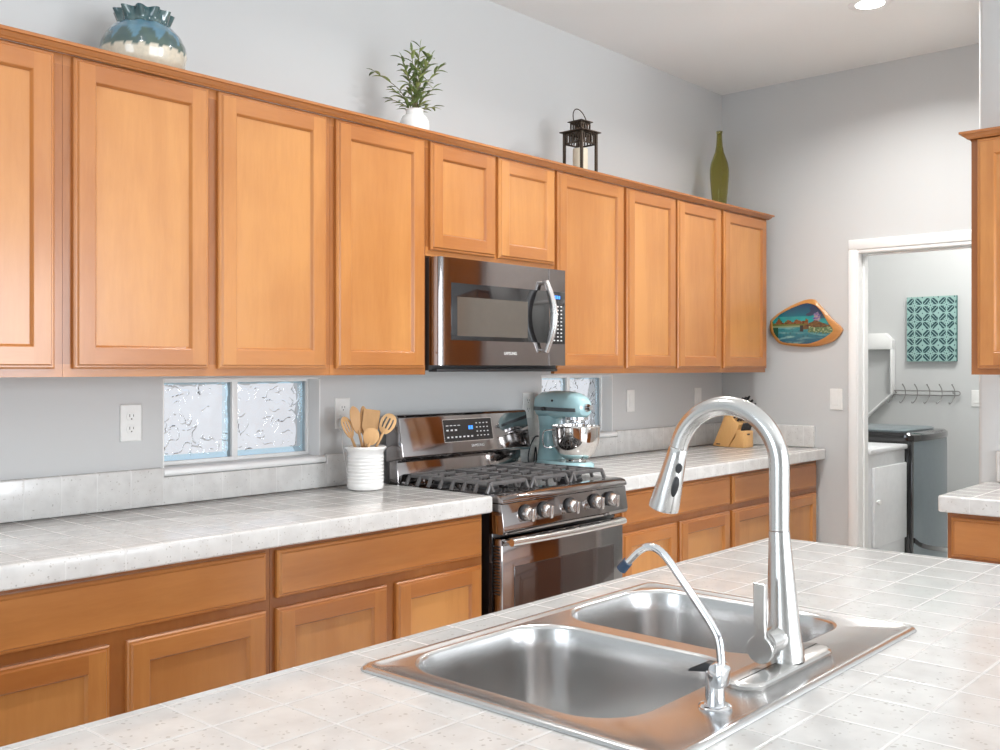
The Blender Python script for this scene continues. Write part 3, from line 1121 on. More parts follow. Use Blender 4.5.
def bar(bm, p0, p1, w, h):
    """square bar between two points"""
    p0, p1 = Vector(p0), Vector(p1)
    t = (p1-p0).normalized()
    up = Vector((0, 0, 1)) if abs(t.z) < .9 else Vector((0, 1, 0))
    s_ = t.cross(up).normalized(); u = s_.cross(t)
    loft(bm, [[p + s_*(w*a) + u*(h*b) for a, b in ((-.4, -.5), (.4, -.5), (.5, 0), (.35, .5), (-.35, .5), (-.5, 0))] for p in (p0, p1)])


gz = .950
for gi in range(3):
    bm = B()
    gx0 = RX0+.020+gi*.2385; gx1 = gx0+.2335
    gy0, gy1 = 2.375, 2.790
    for x in (gx0+.022, gx1-.022):
        bar(bm, (x, gy0+.012, gz), (x, gy1-.012, gz), .009, .013)
    bar(bm, (gx0+.022, gy0, gz), (gx1-.022, gy0, gz), .012, .014)
    bar(bm, (gx0+.022, gy1, gz), (gx1-.022, gy1, gz), .012, .014)
    for k in range(8):
        y = gy0 + (gy1-gy0)*k/7
        xm = (gx0+gx1)/2
        if k in (2, 5) or (gi == 1 and k in (3, 4)):
            bar(bm, (gx0+.022, y, gz), (xm-.03, y, gz), .010, .013)
            bar(bm, (xm+.03, y, gz), (gx1-.022, y, gz), .010, .013)
        else:
            bar(bm, (gx0+.022, y, gz), (gx1-.022, y, gz), .010, .013)
        for (a, b) in ((gx0+.024, gx0+.004), (gx1-.024, gx1-.004)):
            bar(bm, (a, y, gz+.003), (b, y, .917), .012, .011)
    for y in (gy0+.10, gy1-.10):
        bar(bm, ((gx0+gx1)/2, y-.075, gz), ((gx0+gx1)/2, y-.03, gz), .010, .013)
        bar(bm, ((gx0+gx1)/2, y+.03, gz), ((gx0+gx1)/2, y+.075, gz), .010, .013)
    for x in (gx0+.022, gx1-.022):
        bar(bm, (x, gy0, gz), (x, gy0-.012, .922), .012, .012)
    link('grate', bm, cast_iron, rg, 'black cast iron grate', smooth=False)

# ------------------------------------------------------------------ microwave
MX0, MX1 = 2.5375, 3.281
MY = 2.556
mw = thing('microwave_oven', 'black stainless over-the-range microwave under the short wall cabinet', 'microwave', ((MX0+MX1)/2, 2.75, 1.347))
bm = B()
box(bm, MX0, MX1, 2.608, YW-.002, 1.352, 1.764, .003)
box(bm, MX0+.02, MX1-.02, 2.585, 2.63, 1.346, 1.358, .002)
link('body', bm, black_plastic, mw)
bm = B()
for s_ in range(14):
    box(bm, MX0+.10+.035*s_, MX0+.125+.035*s_, 2.70, 2.86, 1.3495, 1.3525)
link('filter', bm, handle_steel, mw)
DX = 3.167
bm = B()
L = []
prof = [(MX0+.001, 2.606), (MX0+.001, 2.572), (MX0+.006, 2.562), (MX0+.016, MY+.001), (MX0+.03, MY), (DX-.002, MY), (DX-.0005, MY+.003), (DX-.0005, 2.606)]
prism(bm, prof, 'z', 1.370, 1.763)
md = link('door', bm, black_steel, mw)
bm = B()
box(bm, MX0+.006+.058, DX-.0008, MY-.0012, MY+.004, 1.462, 1.672, .0006)
wd = link('window', bm, black_gloss, md, 'black glass door window')
bm = B()
box(bm, 2.632, 3.032, MY-.0018, MY-.0008, 1.478, 1.622)
link('window_screen', bm, mesh_glass, wd, 'grey perforated viewing screen', smooth=False)
bm = B()
pts, rs = [], []
for k in range(25):
    u = k/24
    pts.append((3.128+.004*math.sin(PI*u), MY-.018-.038*math.sin(PI*u), 1.425+.283*u))
    rs.append(.0125+.0045*math.sin(PI*u))
tube(bm, pts, rs, 16, flat=.75)
for z in (1.430, 1.703):
    tube(bm, [(3.128, MY+.001, z), (3.128, MY-.022, z)], .0095, 12)
link('door_handle', bm, handle_steel, md, 'bowed satin steel handle')
bm = B()
prism(bm, [(DX+.0005, 2.606), (DX+.0005, MY+.003), (DX+.002, MY), (MX1-.006, MY), (MX1-.001, MY+.006), (MX1-.001, 2.606)], 'z', 1.370, 1.763)
kp = link('control_panel', bm, black_steel, mw)
bm = B()
box(bm, DX+.016, MX1-.008, MY-.0012, MY+.004, 1.458, 1.672, .0006)
for r_ in range(10):
    for c_ in range(3):
        if r_ == 6 and c_ == 1: continue
        x = DX+.029+c_*.023; z = 1.470+.0155*r_
        box(bm, x, x+.010, MY-.0018, MY-.001, z, z+.005, 0, 1)
kg = link('keypad', bm, [black_gloss, marks_white], kp, 'black glass keypad')
bm = B()
for c_ in range(3): box(bm, DX+.034+c_*.014, DX+.044+c_*.014, MY-.0018, MY-.001, 1.643, 1.656)
link('clock_display', bm, blue_display, kg, 'small lit blue display', smooth=False)
tb = text_bm('SAMSUNG', .0165)
bmesh.ops.transform(tb, matrix=Matrix.Translation((2.93, MY-.0004, 1.416)) @ Matrix.Rotation(PI/2, 4, 'X'), verts=tb.verts)
link('lettering', tb, marks_white, md, 'small silver lettering', smooth=False)


# ------------------------------------------------------------------ outlets and switches
def plate(name, cx, cz, kind, label, face='-y', off=0.0, group=None):
    """cx along the wall"""
    w, h = .070, .115
    if face == '-y':
        t = thing(name, label, 'outlet' if kind == 'outlet' else 'switch', (cx, YW-off, cz-h/2), 0, group)
        P = lambda u, v, d: (cx+u, YW-off-d, cz+v)
    else:
        X0 = off
        t = thing(name, label, 'outlet' if kind == 'outlet' else 'switch', (X0, cx, cz-h/2), 0, group)
        P = lambda u, v, d: (X0-d, cx+u, cz+v)

    def slab(bm, u0, u1, v0, v1, d0, d1, ins=.0015, mi=0):
        loft(bm, [[P(a, b, d0) for a, b in ((u0, v0), (u1, v0), (u1, v1), (u0, v1))],
                  [P(a, b, d1-ins*.6) for a, b in ((u0, v0), (u1, v0), (u1, v1), (u0, v1))],
                  [P(a, b, d1) for a, b in ((u0+ins, v0+ins), (u1-ins, v0+ins), (u1-ins, v1-ins), (u0+ins, v1-ins))]], mi=mi)
    bm = B(); slab(bm, -w/2, w/2, -h/2, h/2, .0003, .006, .003)
    link('cover_plate', bm, white_plastic, t, smooth=False)
    if kind == 'outlet':
        for s_ in (-1, 1):
            bm = B()
            c = [P(.0165*math.cos(a), s_*.0195+max(-.0125, min(.0125, .0165*math.sin(a))), .0058) for a in [2*PI*i/24 for i in range(24)]]
            c2 = [P(.016*math.cos(a), s_*.0195+max(-.012, min(.012, .016*math.sin(a))), .008) for a in [2*PI*i/24 for i in range(24)]]
            loft(bm, [c, c2])
            so_ = link('socket', bm, white_plastic, t, smooth=False)
            bm = B()
            slab(bm, -.0075, -.0050, s_*.0195-.001, s_*.0195+.008, .0078, .0083, .0002)
            slab(bm, .0050, .0075, s_*.0195, s_*.0195+.007, .0078, .0083, .0002)
            slab(bm, -.0022, .0022, s_*.0195-.009, s_*.0195-.005, .0078, .0083, .0002)
            link('slots', bm, slot_dark, so_, smooth=False)
    else:
        bm = B()
        slab(bm, -.0170, .0170, -.034, .034, .0055, .0075, .001)
        loft(bm, [[P(a, b, .0072) for a, b in ((-.014, -.031), (.014, -.031), (.014, .031), (-.014, .031))],
                  [P(a, b, d) for a, b, d in ((-.014, -.031, .0095), (.014, -.031, .0095), (.014, .031, .0078), (-.014, .031, .0078))]])
        link('rocker', bm, white_plastic, t, smooth=False)
    return t


plate('wall_outlet', 1.5695, 1.188, 'outlet', 'white wall outlet left of the long glass block window')
plate('wall_outlet', 2.4165, 1.190, 'outlet', 'white wall outlet behind the wooden utensils with a charger plugged in')
plate('wall_outlet', 3.498, 1.190, 'outlet', 'white wall outlet between the range backguard and stand mixer')
plate('light_switch', 4.327, 1.190, 'switch', 'white wall plate on the grey wall just right of the mixer window')
plate('light_switch', 5.004, 1.190, 'switch', 'white wall plate near the far corner above the faucet arch')
plate('light_switch', 2.253, 1.190, 'switch', 'white light switch between the landscape painting and the doorway', '-x', XE)
plate('light_switch', 2.150, 1.148, 'switch', 'white light switch in the laundry room under the right wall cabinet', '-x', 7.40)
ch = B()
box(ch, 2.392, 2.424, YW-.040, YW-.0095, 1.135, 1.170, .006, seg=3)
tube(ch, smooth_path([(2.398, YW-.030, 1.165), (2.380, YW-.034, 1.185), (2.366, YW-.034, 1.176), (2.364, YW-.03, 1.150), (2.385, YW-.028, 1.128), (2.394, YW-.026, 1.11), (2.396, YW-.030, 1.06), (2.40, YW-.045, .99), (2.41, YW-.05, .9235)], 5), .0018, 8)
tag(link('phone_charger', ch, white_plastic), 'small white charger with thin cord plugged in behind the utensils', 'charger')

# ------------------------------------------------------------------ recessed ceiling lamps
for i, (x, y) in enumerate(CANS):
    if i == 0:
        t = thing('recessed_ceiling_light', 'lit round recessed ceiling light at the top edge of the photo', 'ceiling light', (x, y, CEIL))
        bm = B()
        lathe(bm, [(.060, .000), (.064, -.003), (.088, -.003), (.092, -.001), (.092, 0), (.060, 0)], (x, y, CEIL), 40)
        link('trim_ring', bm, white_paint, t)
        bm = B()
        lathe(bm, [(0, -.001), (.062, -.0012), (.062, -.0005), (0, -.0003)], (x, y, CEIL), 32)
        link('lens', bm, lamp_glow, t)
    l = bpy.data.lights.new('ceiling_lamp_light', 'AREA')
    l.shape = 'DISK'; l.size = .13; l.energy = [23, 17, 9, 3, 1.5, 1.5][i]; l.color = (1, .985, .965)
    l.spread = math.radians(150)
    o = bpy.data.objects.new('ceiling_lamp_light', l)
    COL.objects.link(o)
    o.location = (x, y, CEIL-.006)
area_light('laundry_fill_light', (6.5, 1.9, CEIL-.02), (0, 0, 0), .5, .5, 38, (1, .99, .96))  # unseen area light added to brighten the laundry room, no fixture

# ------------------------------------------------------------------ decor on the wall cabinets
TOPZ = 2.1915
# ruffled vase
vc = (1.513, 2.765)
bm = B()
prof = [(0, .0), (.062, .0), (.070, .006), (.098, .030), (.117, .062), (.124, .095), (.120, .122), (.106, .150), (.088, .170), (.074, .180), (.073, .188), (.079, .206), (.082, .218), (.078, .216), (.069, .192), (.066, .178), (.09, .15), (.11, .10), (.09, .04), (0, .012)]


def ruff(r, a, k, z):
    if k in (11, 12, 13): return r + .009*math.sin(a*11+.6)*(1+.4*math.sin(a*2))*((z-.178)/.038)
    if k in (9, 10, 14): return r + .003*math.sin(a*11+.6)
    return r


t = bmesh.new()
lathe(t, prof, (vc[0], vc[1], TOPZ+.001), 128, rfun=ruff)
bmesh.ops.subdivide_edges(t, edges=[e for e in t.edges if abs(e.verts[0].co.z-e.verts[1].co.z) > .006], cuts=3)
col = t.loops.layers.float_color.new('Col')
for f in t.faces:
    for lp in f.loops:
        z = lp.vert.co.z - TOPZ
        a = math.atan2(lp.vert.co.y-vc[1], lp.vert.co.x-vc[0])
        n_ = noise.noise(Vector((a*4, z*20, 0)))
        drip = .098 + .006*noise.noise(Vector((a*6, 1, 2))) + .004*math.sin(a*23)
        if z < drip: c = (.78, .70, .56)
        elif z < drip+.018+.034*abs(math.sin(a*5.5+n_))**1.5: c = (.08+.05*n_, .13+.05*n_, .12)
        elif z < .178: c = (.11+.06*n_, .24+.08*n_, .33+.06*n_)
        else: c = (.05+.09*n_, .11+.1*n_, .12+.08*n_)
        lp[col] = (*[max(.02, q) for q in c], 1)
tag(link('ruffled_vase', t, attr_mat('blue_drip_glaze', .12, .7, 90)), 'round ceramic vase with blue drip glaze and ruffled rim on the left wall cabinets', 'vase')

# leafy plant in white pot
pc = Vector((2.575, 2.72, TOPZ+.001))
pl = thing('potted_plant', 'small leafy green plant in a white pot on top of the wall cabinets', 'plant', pc)
bm = B()
lathe(bm, [(0, 0), (.040, 0), (.047, .008), (.056, .045), (.055, .085), (.045, .105), (.034, .112), (.033, .125), (.036, .130), (.031, .130), (.028, .12), (.028, .10), (0, .10)], pc, 32)
link('pot', bm, ceramic_white, pl)
bm = B()
lf = B()
random.seed(11)


def leaf(bm, p, d, ln, w, mi):
    d = d.normalized()
    up = Vector((0, 0, 1))
    s_ = d.cross(up)
    if s_.length < .1: s_ = Vector((1, 0, 0))
    s_.normalize()
    u = s_.cross(d)
    rows = []
    N = 5
    for k in range(N+1):
        q = k/N
        wd_ = w*math.sin(PI*min(1, q*.93+.07))**.8*(1 - .25*q)
        c = p + d*(ln*q) + Vector((0, 0, -ln*.28*q*q)) 
        rows.append([bm.verts.new(c - s_*wd_ + u*wd_*.35), bm.verts.new(c), bm.verts.new(c + s_*wd_ + u*wd_*.35)])
    for k in range(N):
        for j in range(2):
            f = bm.faces.new((rows[k][j], rows[k][j+1], rows[k+1][j+1], rows[k+1][j])); f.material_index = mi


basep = pc + Vector((0, 0, .112))
stems = [(-.150, .02, .235, 6), (-.05, .03, .31, 9), (-.01, -.03, .33, 10), (.045, .02, .31, 9), (.06, -.01, .30, 9), (.09, .03, .26, 8), (-.03, -.05, .22, 8), (.03, -.05, .24, 8), (-.07, -.02, .12, 5), (.07, -.03, .13, 5), (-.085, .01, .085, 4), (.07, .02, .05, 4), (.0, .05, .28, 8), (.02, 0, .36, 9)]
AX = Vector((.665, -.747, 0))       # spread mostly across the view
AY = Vector((.747, .665, 0))
for sx_, sy_, h, nl in stems:
    tip = basep + AX*sx_ + AY*sy_*.8 + Vector((0, 0, h*.70))
    mid = basep + (tip-basep)*.5 + Vector((0, 0, h*.05)) - AX*sx_*.12
    path = smooth_path([basep + AX*sx_*.08, mid, tip], 8)
    tube(bm, path, [.0022*(1-.6*i/len(path)) for i in range(len(path))], 6)
    m_ = len(path)
    for k in range(nl*2):
        q = .15 + .85*k/(nl*2-1)
        p = path[min(m_-1, int(q*(m_-1)))]
        tg = (path[min(m_-1, int(q*(m_-1))+1)] - path[max(0, int(q*(m_-1))-1)]).normalized()
        a = k*2.4 + random.random()
        rad = AX*math.cos(a) + AY*math.sin(a)
        leaf(lf, p, tg*.75 + rad*.85 + Vector((0, 0, random.uniform(-.25, .2))), random.uniform(.045, .070)*(1.1-.3*q), random.uniform(.0062, .0090), 0 if random.random() < .68 else 1)
    leaf(lf, tip, (tip-mid)*1.0, .045, .006, 0)
link('stems', bm, stem_mat, pl)
link('foliage', lf, [leaf_green, leaf_light], pl, fix=False)

# lantern
lc = Vector((3.615, 2.735, TOPZ+.0008))
ln = thing('candle_lantern', 'dark bronze square metal lantern holding a cream candle on the wall cabinets', 'lantern', lc, math.radians(-3), local=True)
ln.scale = (.94, .94, .93)
hw = .060
bm = B()
box(bm, -hw, hw, -hw, hw, 0, .010, .002)
for sx_ in (-1, 1):
    for sy_ in (-1, 1):
        box(bm, sx_*(hw-.006)-.006, sx_*(hw-.006)+.006, sy_*(hw-.006)-.006, sy_*(hw-.006)+.006, .01, .245, .001)


def band(bm, h, z0, z1, n, t=.003):
    for ax in (0, 1):
        for s_ in (-1, 1):
            def bb(a0, a1, b0, b1):
                if ax == 0: box(bm, a0, a1, s_*h-t/2, s_*h+t/2, b0, b1)
                else: box(bm, s_*h-t/2, s_*h+t/2, a0, a1, b0, b1)
            bb(-h, h, z0, z0+.008); bb(-h, h, z1-.008, z1)
            for k in range(n+1):
                a = -h + 2*h*k/n
                bb(a-.0035, a+.0035, z0, z1)


band(bm, hw-.006, .188, .245, 6)
link('frame', bm, bronze, ln, smooth=False)
bm = B()
box(bm, -hw-.012, hw+.012, -hw-.012, hw+.012, .245, .250, .001)
band(bm, .032, .250, .296, 4)
for sx_ in (-1, 1):
    for sy_ in (-1, 1): box(bm, sx_*.032-.003, sx_*.032+.003, sy_*.032-.003, sy_*.032+.003, .250, .296)
box(bm, -.044, .044, -.044, .044, .296, .301, .001)
link('roof', bm, bronze, ln, smooth=False)
bm = B()
pts = [(.030*math.cos(a)*.70-.012*math.sin(a), -.030*math.cos(a)*.72+.012*math.sin(a), .301+.062*math.sin(a)) for a in [PI*k/20 for k in range(21)]]
tube(bm, pts, .0025, 8)
link('handle', bm, bronze, ln)
bm = B()
lathe(bm, [(0, 0), (.033, 0), (.034, .002), (.034, .145), (.031, .147), (.026, .142), (0, .140)], (0, 0, 0), 28)
cd = link('pillar_candle', bm, candle_wax)
cd.location = lc + Vector((0, 0, .0105))
tag(cd, 'cream pillar candle standing inside the bronze lantern', 'candle')

# bottle
bc = (4.922, 2.765, TOPZ+.001)
bm = B()
lathe(bm, [(0, 0), (.030, 0), (.034, .006), (.037, .05), (.046, .14), (.052, .22), (.0525, .26), (.047, .295), (.036, .325), (.025, .355), (.0185, .39), (.0155, .43), (.0145, .458), (.0175, .461), (.0175, .471), (.0145, .473), (.011, .47), (.0115, .43), (.015, .39), (.021, .355), (.032, .325), (.043, .293), (.0485, .26), (.048, .22), (.042, .14), (.033, .05), (.030, .012), (0, .012)], bc, 48)
tag(link('glass_bottle', bm, green_glass), 'tall olive green glass bottle at the far end of the wall cabinets', 'bottle')

# ------------------------------------------------------------------ crock and utensils
cx, cy = 2.382, 2.775
CR = .0665
bm = B()
pr_ = [(0, 0), (CR-.010, 0), (CR-.003, .004), (CR, .012)]
for k in range(9):
    z = .020+.0125*k
    pr_ += [(CR+.0005, z), (CR-.0012, z+.004), (CR-.0012, z+.006)]
pr_ += [(CR, .136), (CR+.004, .143), (CR+.0095, .150), (CR+.009, .156), (CR+.002, .158), (CR-.006, .154), (CR-.008, .14), (CR-.009, .02), (0, .012)]
lathe(bm, pr_, (cx, cy, .9205), 56)
tag(link('utensil_crock', bm, ceramic_white), 'ribbed white ceramic crock of wooden utensils beside the range', 'crock')


def utensil(name, label, foot, tip, hl, hw_, kind, cat, tilt=0):
    """foot, tip in local coords (across view, depth, height) of crock"""
    bm = B()
    A0 = Vector((cx, cy, .9205)) + AX*foot[0] + AY*foot[1] + Vector((0, 0, .016))
    A1 = Vector((cx, cy, .9205)) + AX*tip[0] + AY*tip[1] + Vector((0, 0, tip[2]))
    d = (A1-A0).normalized()
    L_ = (A1-A0).length
    ct, st = math.cos(tilt), math.sin(tilt)
    wv = (AX*ct + AY*st)
    wv = (wv - d*wv.dot(d)).normalized()
    nv = d.cross(wv).normalized()
    tube(bm, [A0, A0+d*(L_-hl*.85)], [.0055, .0050], 10)
    S = L_-hl
    N = 16

    def shape(q):
        if kind == 'square':
            return hw_*(.25+.75*min(1, q*3)) if q < .98 else hw_*.96
        return hw_*max(.05, math.sqrt(max(0, 1-(2*q-1)**2)))*(.85+.25*q) if kind != 'long' else hw_*max(.12, math.sqrt(max(0, 1-(2*q-1)**2)))
    for strip in (([(-1, 1)] if kind not in ('slotted',) else [(-1, -.62), (-.42, -.12), (.12, .42), (.62, 1)])):
        front = []
        for k in range(N+1):
            q = k/N
            w = shape(q)
            dish = -.004*math.sin(PI*q) if kind in ('spoon', 'slotted', 'long') else 0
            a, b = strip
            row = []
            for (s_, h_) in ((a, .0018), (b, .0018), (b, -.0018), (a, -.0018)):
                row.append(A0 + d*(S+hl*q) + wv*(w*s_) + nv*(h_+dish))
            front.append(row)
        loft(bm, front)
    if kind == 'slotted':
        for q0, q1 in ((0, .28), (.78, 1)):
            rows = []
            for k in range(7):
                q = q0+(q1-q0)*k/6
                w = shape(q)
                rows.append([A0 + d*(S+hl*q) + wv*(w*s_) + nv*(h_-.004*math.sin(PI*q)) for s_, h_ in ((-1, .0019), (1, .0019), (1, -.0019), (-1, -.0019))])
            loft(bm, rows)
    o = link(name, bm, utensil_wood)
    return tag(o, label, cat, 'wooden utensils in the white crock')


utensil('wooden_fork', 'slotted wooden utensil leaning furthest left in the white crock', (.02, -.01), (-.083, .01, .262), .085, .020, 'slotted', 'utensil', .5)
utensil('wooden_spoon', 'long oval wooden spoon, second from the left in the crock', (.02, .02), (-.050, .02, .300), .105, .022, 'long', 'utensil', .5)
utensil('wooden_spoon', 'narrow wooden spoon behind the flat spatula in the crock', (.0, .03), (-.015, .04, .300), .11, .020, 'long', 'utensil', .9)
utensil('wooden_spatula', 'flat square-topped wooden spatula in the middle of the crock', (-.01, .0), (.022, .02, .288), .10, .030, 'square', 'utensil')
utensil('wooden_spoon', 'round-headed wooden spoon low at the front of the crock', (-.02, -.03), (.034, -.045, .225), .065, .029, 'spoon', 'utensil')
utensil('slotted_spoon', 'pale slotted wooden spoon leaning right over the crock rim', (-.03, .0), (.096, .015, .272), .080, .029, 'slotted', 'utensil')

# ------------------------------------------------------------------ stand mixer (local: faces +x)
mx = thing('stand_mixer', 'aqua blue stand mixer with a steel bowl on the right counter', 'mixer', (3.500, 2.700, .9205), math.radians(-103), local=True)
bm = B()
L = []
for ins, z, r in ((.004, 0, .085), (0, .006, .088), (.001, .020, .086), (.012, .030, .078)):
    L.append(rrect(-.212+ins, .115-ins, -.086+ins, .086-ins, r, z, 10))
loft(bm, L)
link('base', bm, aqua_enamel, mx)
bm = B()
L = []
for z, x0, x1, hy in ((.026, -.208, -.075, .066), (.05, -.202, -.088, .056), (.10, -.196, -.104, .046), (.16, -.196, -.110, .043), (.20, -.200, -.100, .046), (.225, -.205, -.080, .050)):
    L.append(rrect(x0, x1, -hy, hy, min(hy*.9, (x1-x0)*.45), z, 8))
loft(bm, L)
link('column', bm, aqua_enamel, mx)
bm = B()
secs = [(-.222, .270, .010, .012), (-.219, .270, .030, .032), (-.207, .271, .046, .050), (-.17, .274, .055, .060), (-.09, .276, .058, .063), (.0, .275, .057, .062), (.055, .272, .053, .056), (.085, .268, .045, .046), (.101, .265, .033, .032), (.107, .264, .012, .012)]
L = []
for x, zc_, hy, hz in secs:
    L.append([(x, hy*math.cos(a)*abs(math.cos(a))**-.25 if abs(math.cos(a)) > .01 else 0, zc_+hz*math.sin(a)*(abs(math.sin(a))**-.25 if abs(math.sin(a)) > .01 else 0)) for a in [2*PI*k/32+.001 for k in range(32)]])
loft(bm, L)
link('motor_head', bm, aqua_enamel, mx)
bm = B()
L = []
for x, zc_, hy, hz in secs[2:-2]:
    L.append([(x, s_*(hy+.0022), zz) for s_, zz in ((-1, .249), (-1, .265), (1, .265), (1, .249))])
loft(bm, L)
bd = link('trim_band', bm, mixer_band, mx, 'dark grey band around the head', smooth=False)
bm = B()
tube(bm, [(.101, 0, .268), (.114, 0, .268)], [.018, .018], 20)
tube(bm, [(.114, 0, .268), (.122, 0, .268), (.136, 0, .268)], [.011, .014, .010], 16)
link('attachment_knob', bm, chrome, mx)
bm = B()
for (x, r_) in ((-.115, .0085),):
    M = Matrix.Translation((x, -.060, .258)) @ Matrix.Rotation(PI/2, 4, 'X')
    lathe(bm, [(0, 0), (r_, 0), (r_, .012), (r_*.7, .016), (0, .016)], (0, 0, 0), 16, 0, M)
M = Matrix.Translation((-.06, -.0565, .295)) @ Matrix.Rotation(PI/2, 4, 'X')
lathe(bm, [(0, 0), (.005, 0), (.005, .004), (0, .004)], (0, 0, 0), 14, 0, M)
link('speed_lever', bm, black_plastic, mx)
bm = B()
lathe(bm, [(0, 0), (.034, 0), (.035, .004), (.032, .016), (.0, .016)], (.038, 0, .200), 24)
lathe(bm, [(0, 0), (.052, 0), (.052, .012), (.046, .016), (0, .016)], (.038, 0, .214), 28)
lathe(bm, [(0, 0), (.008, 0), (.008, .06), (0, .06)], (.038, 0, .145), 12)
link('beater_shaft', bm, chrome, mx)
bm = B()
bc_ = (.034, 0, .024)
lathe(bm, [(0, .0), (.050, .0), (.052, .004), (.045, .010), (.044, .016), (.060, .024), (.085, .048), (.100, .085), (.1045, .12), (.1055, .158), (.1085, .162), (.1080, .165), (.1040, .164), (.102, .12), (.097, .085), (.082, .052), (.058, .029), (0, .024)], bc_, 56)
bw = link('bowl', bm, simple('polished_bowl_steel', (.72, .70, .68), .07, 1.0), mx, 'polished steel mixing bowl')
bm = B()
hp = [Vector((bc_[0], bc_[1], bc_[2])) + v for v in (Vector((-.103*.5, -.103*.866, .145)), Vector((-.140*.5, -.140*.866, .138)), Vector((-.146*.5, -.146*.866, .10)), Vector((-.134*.5, -.134*.866, .07)), Vector((-.092*.5, -.092*.866, .072)))]
tube(bm, smooth_path(hp, 6), .006, 12, flat=.6)
link('bowl_handle', bm, chrome, bw)
bm = B()
tube(bm, smooth_path([(-.196, -.030, .13), (-.185, -.060, .125), (-.160, -.105, .085), (-.140, -.130, .030), (-.115, -.128, .006), (-.125, -.095, .030), (-.150, -.080, .085), (-.140, -.095, .045), (-.120, -.110, .006), (-.09, -.10, .004)], 6), .0032, 8)
link('power_cord', bm, black_plastic, mx)

# ------------------------------------------------------------------ knife block
kb = thing('knife_block', 'light wood knife block with black knives in the far counter corner', 'knife block', (5.035, 2.745, .9205), math.radians(-92), local=True)
bm = B()
prism(bm, [(-.098, .004), (.00, .0), (.050, .085), (.070, .130), (-.005, .188), (-.022, .180)], 'y', -.050, .050, .003)
prism(bm, [(.002, .0), (.098, .0), (.098, .092), (.055, .100), (.045, .06)], 'y', -.052, .052, .003)
link('block', bm, bamboo, kb)
bm = B()
box(bm, .0980, .0988, -.014, .014, .070, .077)
box(bm, -.075, -.050, -.0508, -.0500, .012, .018)
link('maker_mark', bm, black_plastic, kb, 'tiny dark printed mark', smooth=False)
random.seed(3)
ax_ = Vector((.62, 0, .785))
pv = Vector((.785, 0, -.62))
k_ = 0
for r_ in range(3):
    for c_ in range(3):
        s_ = .012 + r_*.027
        p0 = Vector((-.004, 0, .186)) + pv*(s_) + Vector((0, -.030+.030*c_, 0)) - ax_*.012
        ln_ = .136 - .004*r_ + .005*c_
        bm = B()
        tube(bm, [p0, p0+ax_*.01, p0+ax_*ln_*.5, p0+ax_*ln_*.9, p0+ax_*ln_], [.0075, .0085, .0075, .010, .006], 10, flat=.75)
        o = link('knife_handle', bm, black_plastic, kb, 'black knife handle')
for c_ in range(6):
    p0 = Vector((.080, -.042+.0168*c_, .094))
    bm = B()
    a2 = Vector((.35, 0, .94))
    tube(bm, [p0, p0+a2*.02, p0+a2*.045], [.0055, .0065, .005], 8)
    link('knife_handle', bm, black_plastic, kb, 'small black steak knife handle')

# ------------------------------------------------------------------ landscape painting on a wood slab
def pt_in(poly, x, y):
    c = False
    j = len(poly)-1
    for i in range(len(poly)):
        xi, yi = poly[i]; xj, yj = poly[j]
        if (yi > y) != (yj > y) and x < (xj-xi)*(y-yi)/(yj-yi)+xi: c = not c
        j = i
    return c


def px(u, v):   # picture coordinates of the slab (rightwards, up), metres, on the end wall
    return (u, v)


# outline in zoomed crop pixels -> metres on the wall (x right = -Y)
def cv(p):      # crop is 11.11 px per photo px
    u = 760+p[0]/11.11; v = 290+p[1]/11.11
    A_ = math.radians(41.7)
    b_ = A_ - math.atan((u-500)/1000.); Y = 5.255*math.tan(b_)
    d = 5.255*math.cos(A_)+Y*math.sin(A_)
    return (Y, 1.36-(v-368)*d/1000.)


inner = [(135, 365), (150, 335), (215, 275), (300, 225), (400, 180), (490, 150), (545, 148), (610, 170), (670, 225), (720, 300), (760, 370), (800, 420), (808, 455), (760, 500), (690, 545), (600, 580), (520, 598), (380, 595), (250, 580), (200, 540), (150, 470)]
outer_ = [(105, 370), (112, 335), (190, 262), (290, 200), (390, 150), (500, 108), (590, 104), (640, 150), (720, 235), (790, 320), (860, 380), (908, 435), (890, 480), (820, 560), (730, 600), (600, 628), (450, 630), (240, 605), (175, 565), (115, 480), (100, 420)]


def smooth_poly(P, k=4):
    n = len(P); o = []
    for i in range(n):
        p0, p1, p2, p3 = [Vector((*P[(i+j) % n], 0)) for j in (-1, 0, 1, 2)]
        for q in range(k):
            t = q/k
            v = .5*((2*p1)+(p2-p0)*t+(2*p0-5*p1+4*p2-p3)*t*t+(3*p1-p0-3*p2+p3)*t**3)
            o.append((v.x, v.y))
    return o


inn = [cv(p) for p in smooth_poly(inner)]
out_ = [cv(p) for p in smooth_poly(outer_)]
pt = thing('landscape_painting', 'lake landscape painted on a live-edge wood slab hung on the end wall', 'painting', (XE, 2.43, 1.48))
bm = B()
X1_ = XE-.001
loft(bm, [[(X1_, y, z) for y, z in out_], [(X1_-.016, y, z) for y, z in out_],
          [(X1_-.024, a[0]*.4+b[0]*.6, a[1]*.4+b[1]*.6) for a, b in zip(out_, inn)], [(X1_-.024, y, z) for y, z in inn], [(X1_-.021, y, z) for y, z in inn]], True, True)
link('wood_slab', bm, liveedge, pt)
bm = B()
col = bm.loops.layers.float_color.new('Col')
fine_in = inn
ys = [p[0] for p in inn]; zs = [p[1] for p in inn]
ya, yb, za, zb_ = min(ys), max(ys), min(zs), max(zs)
N1, N2 = 110, 72


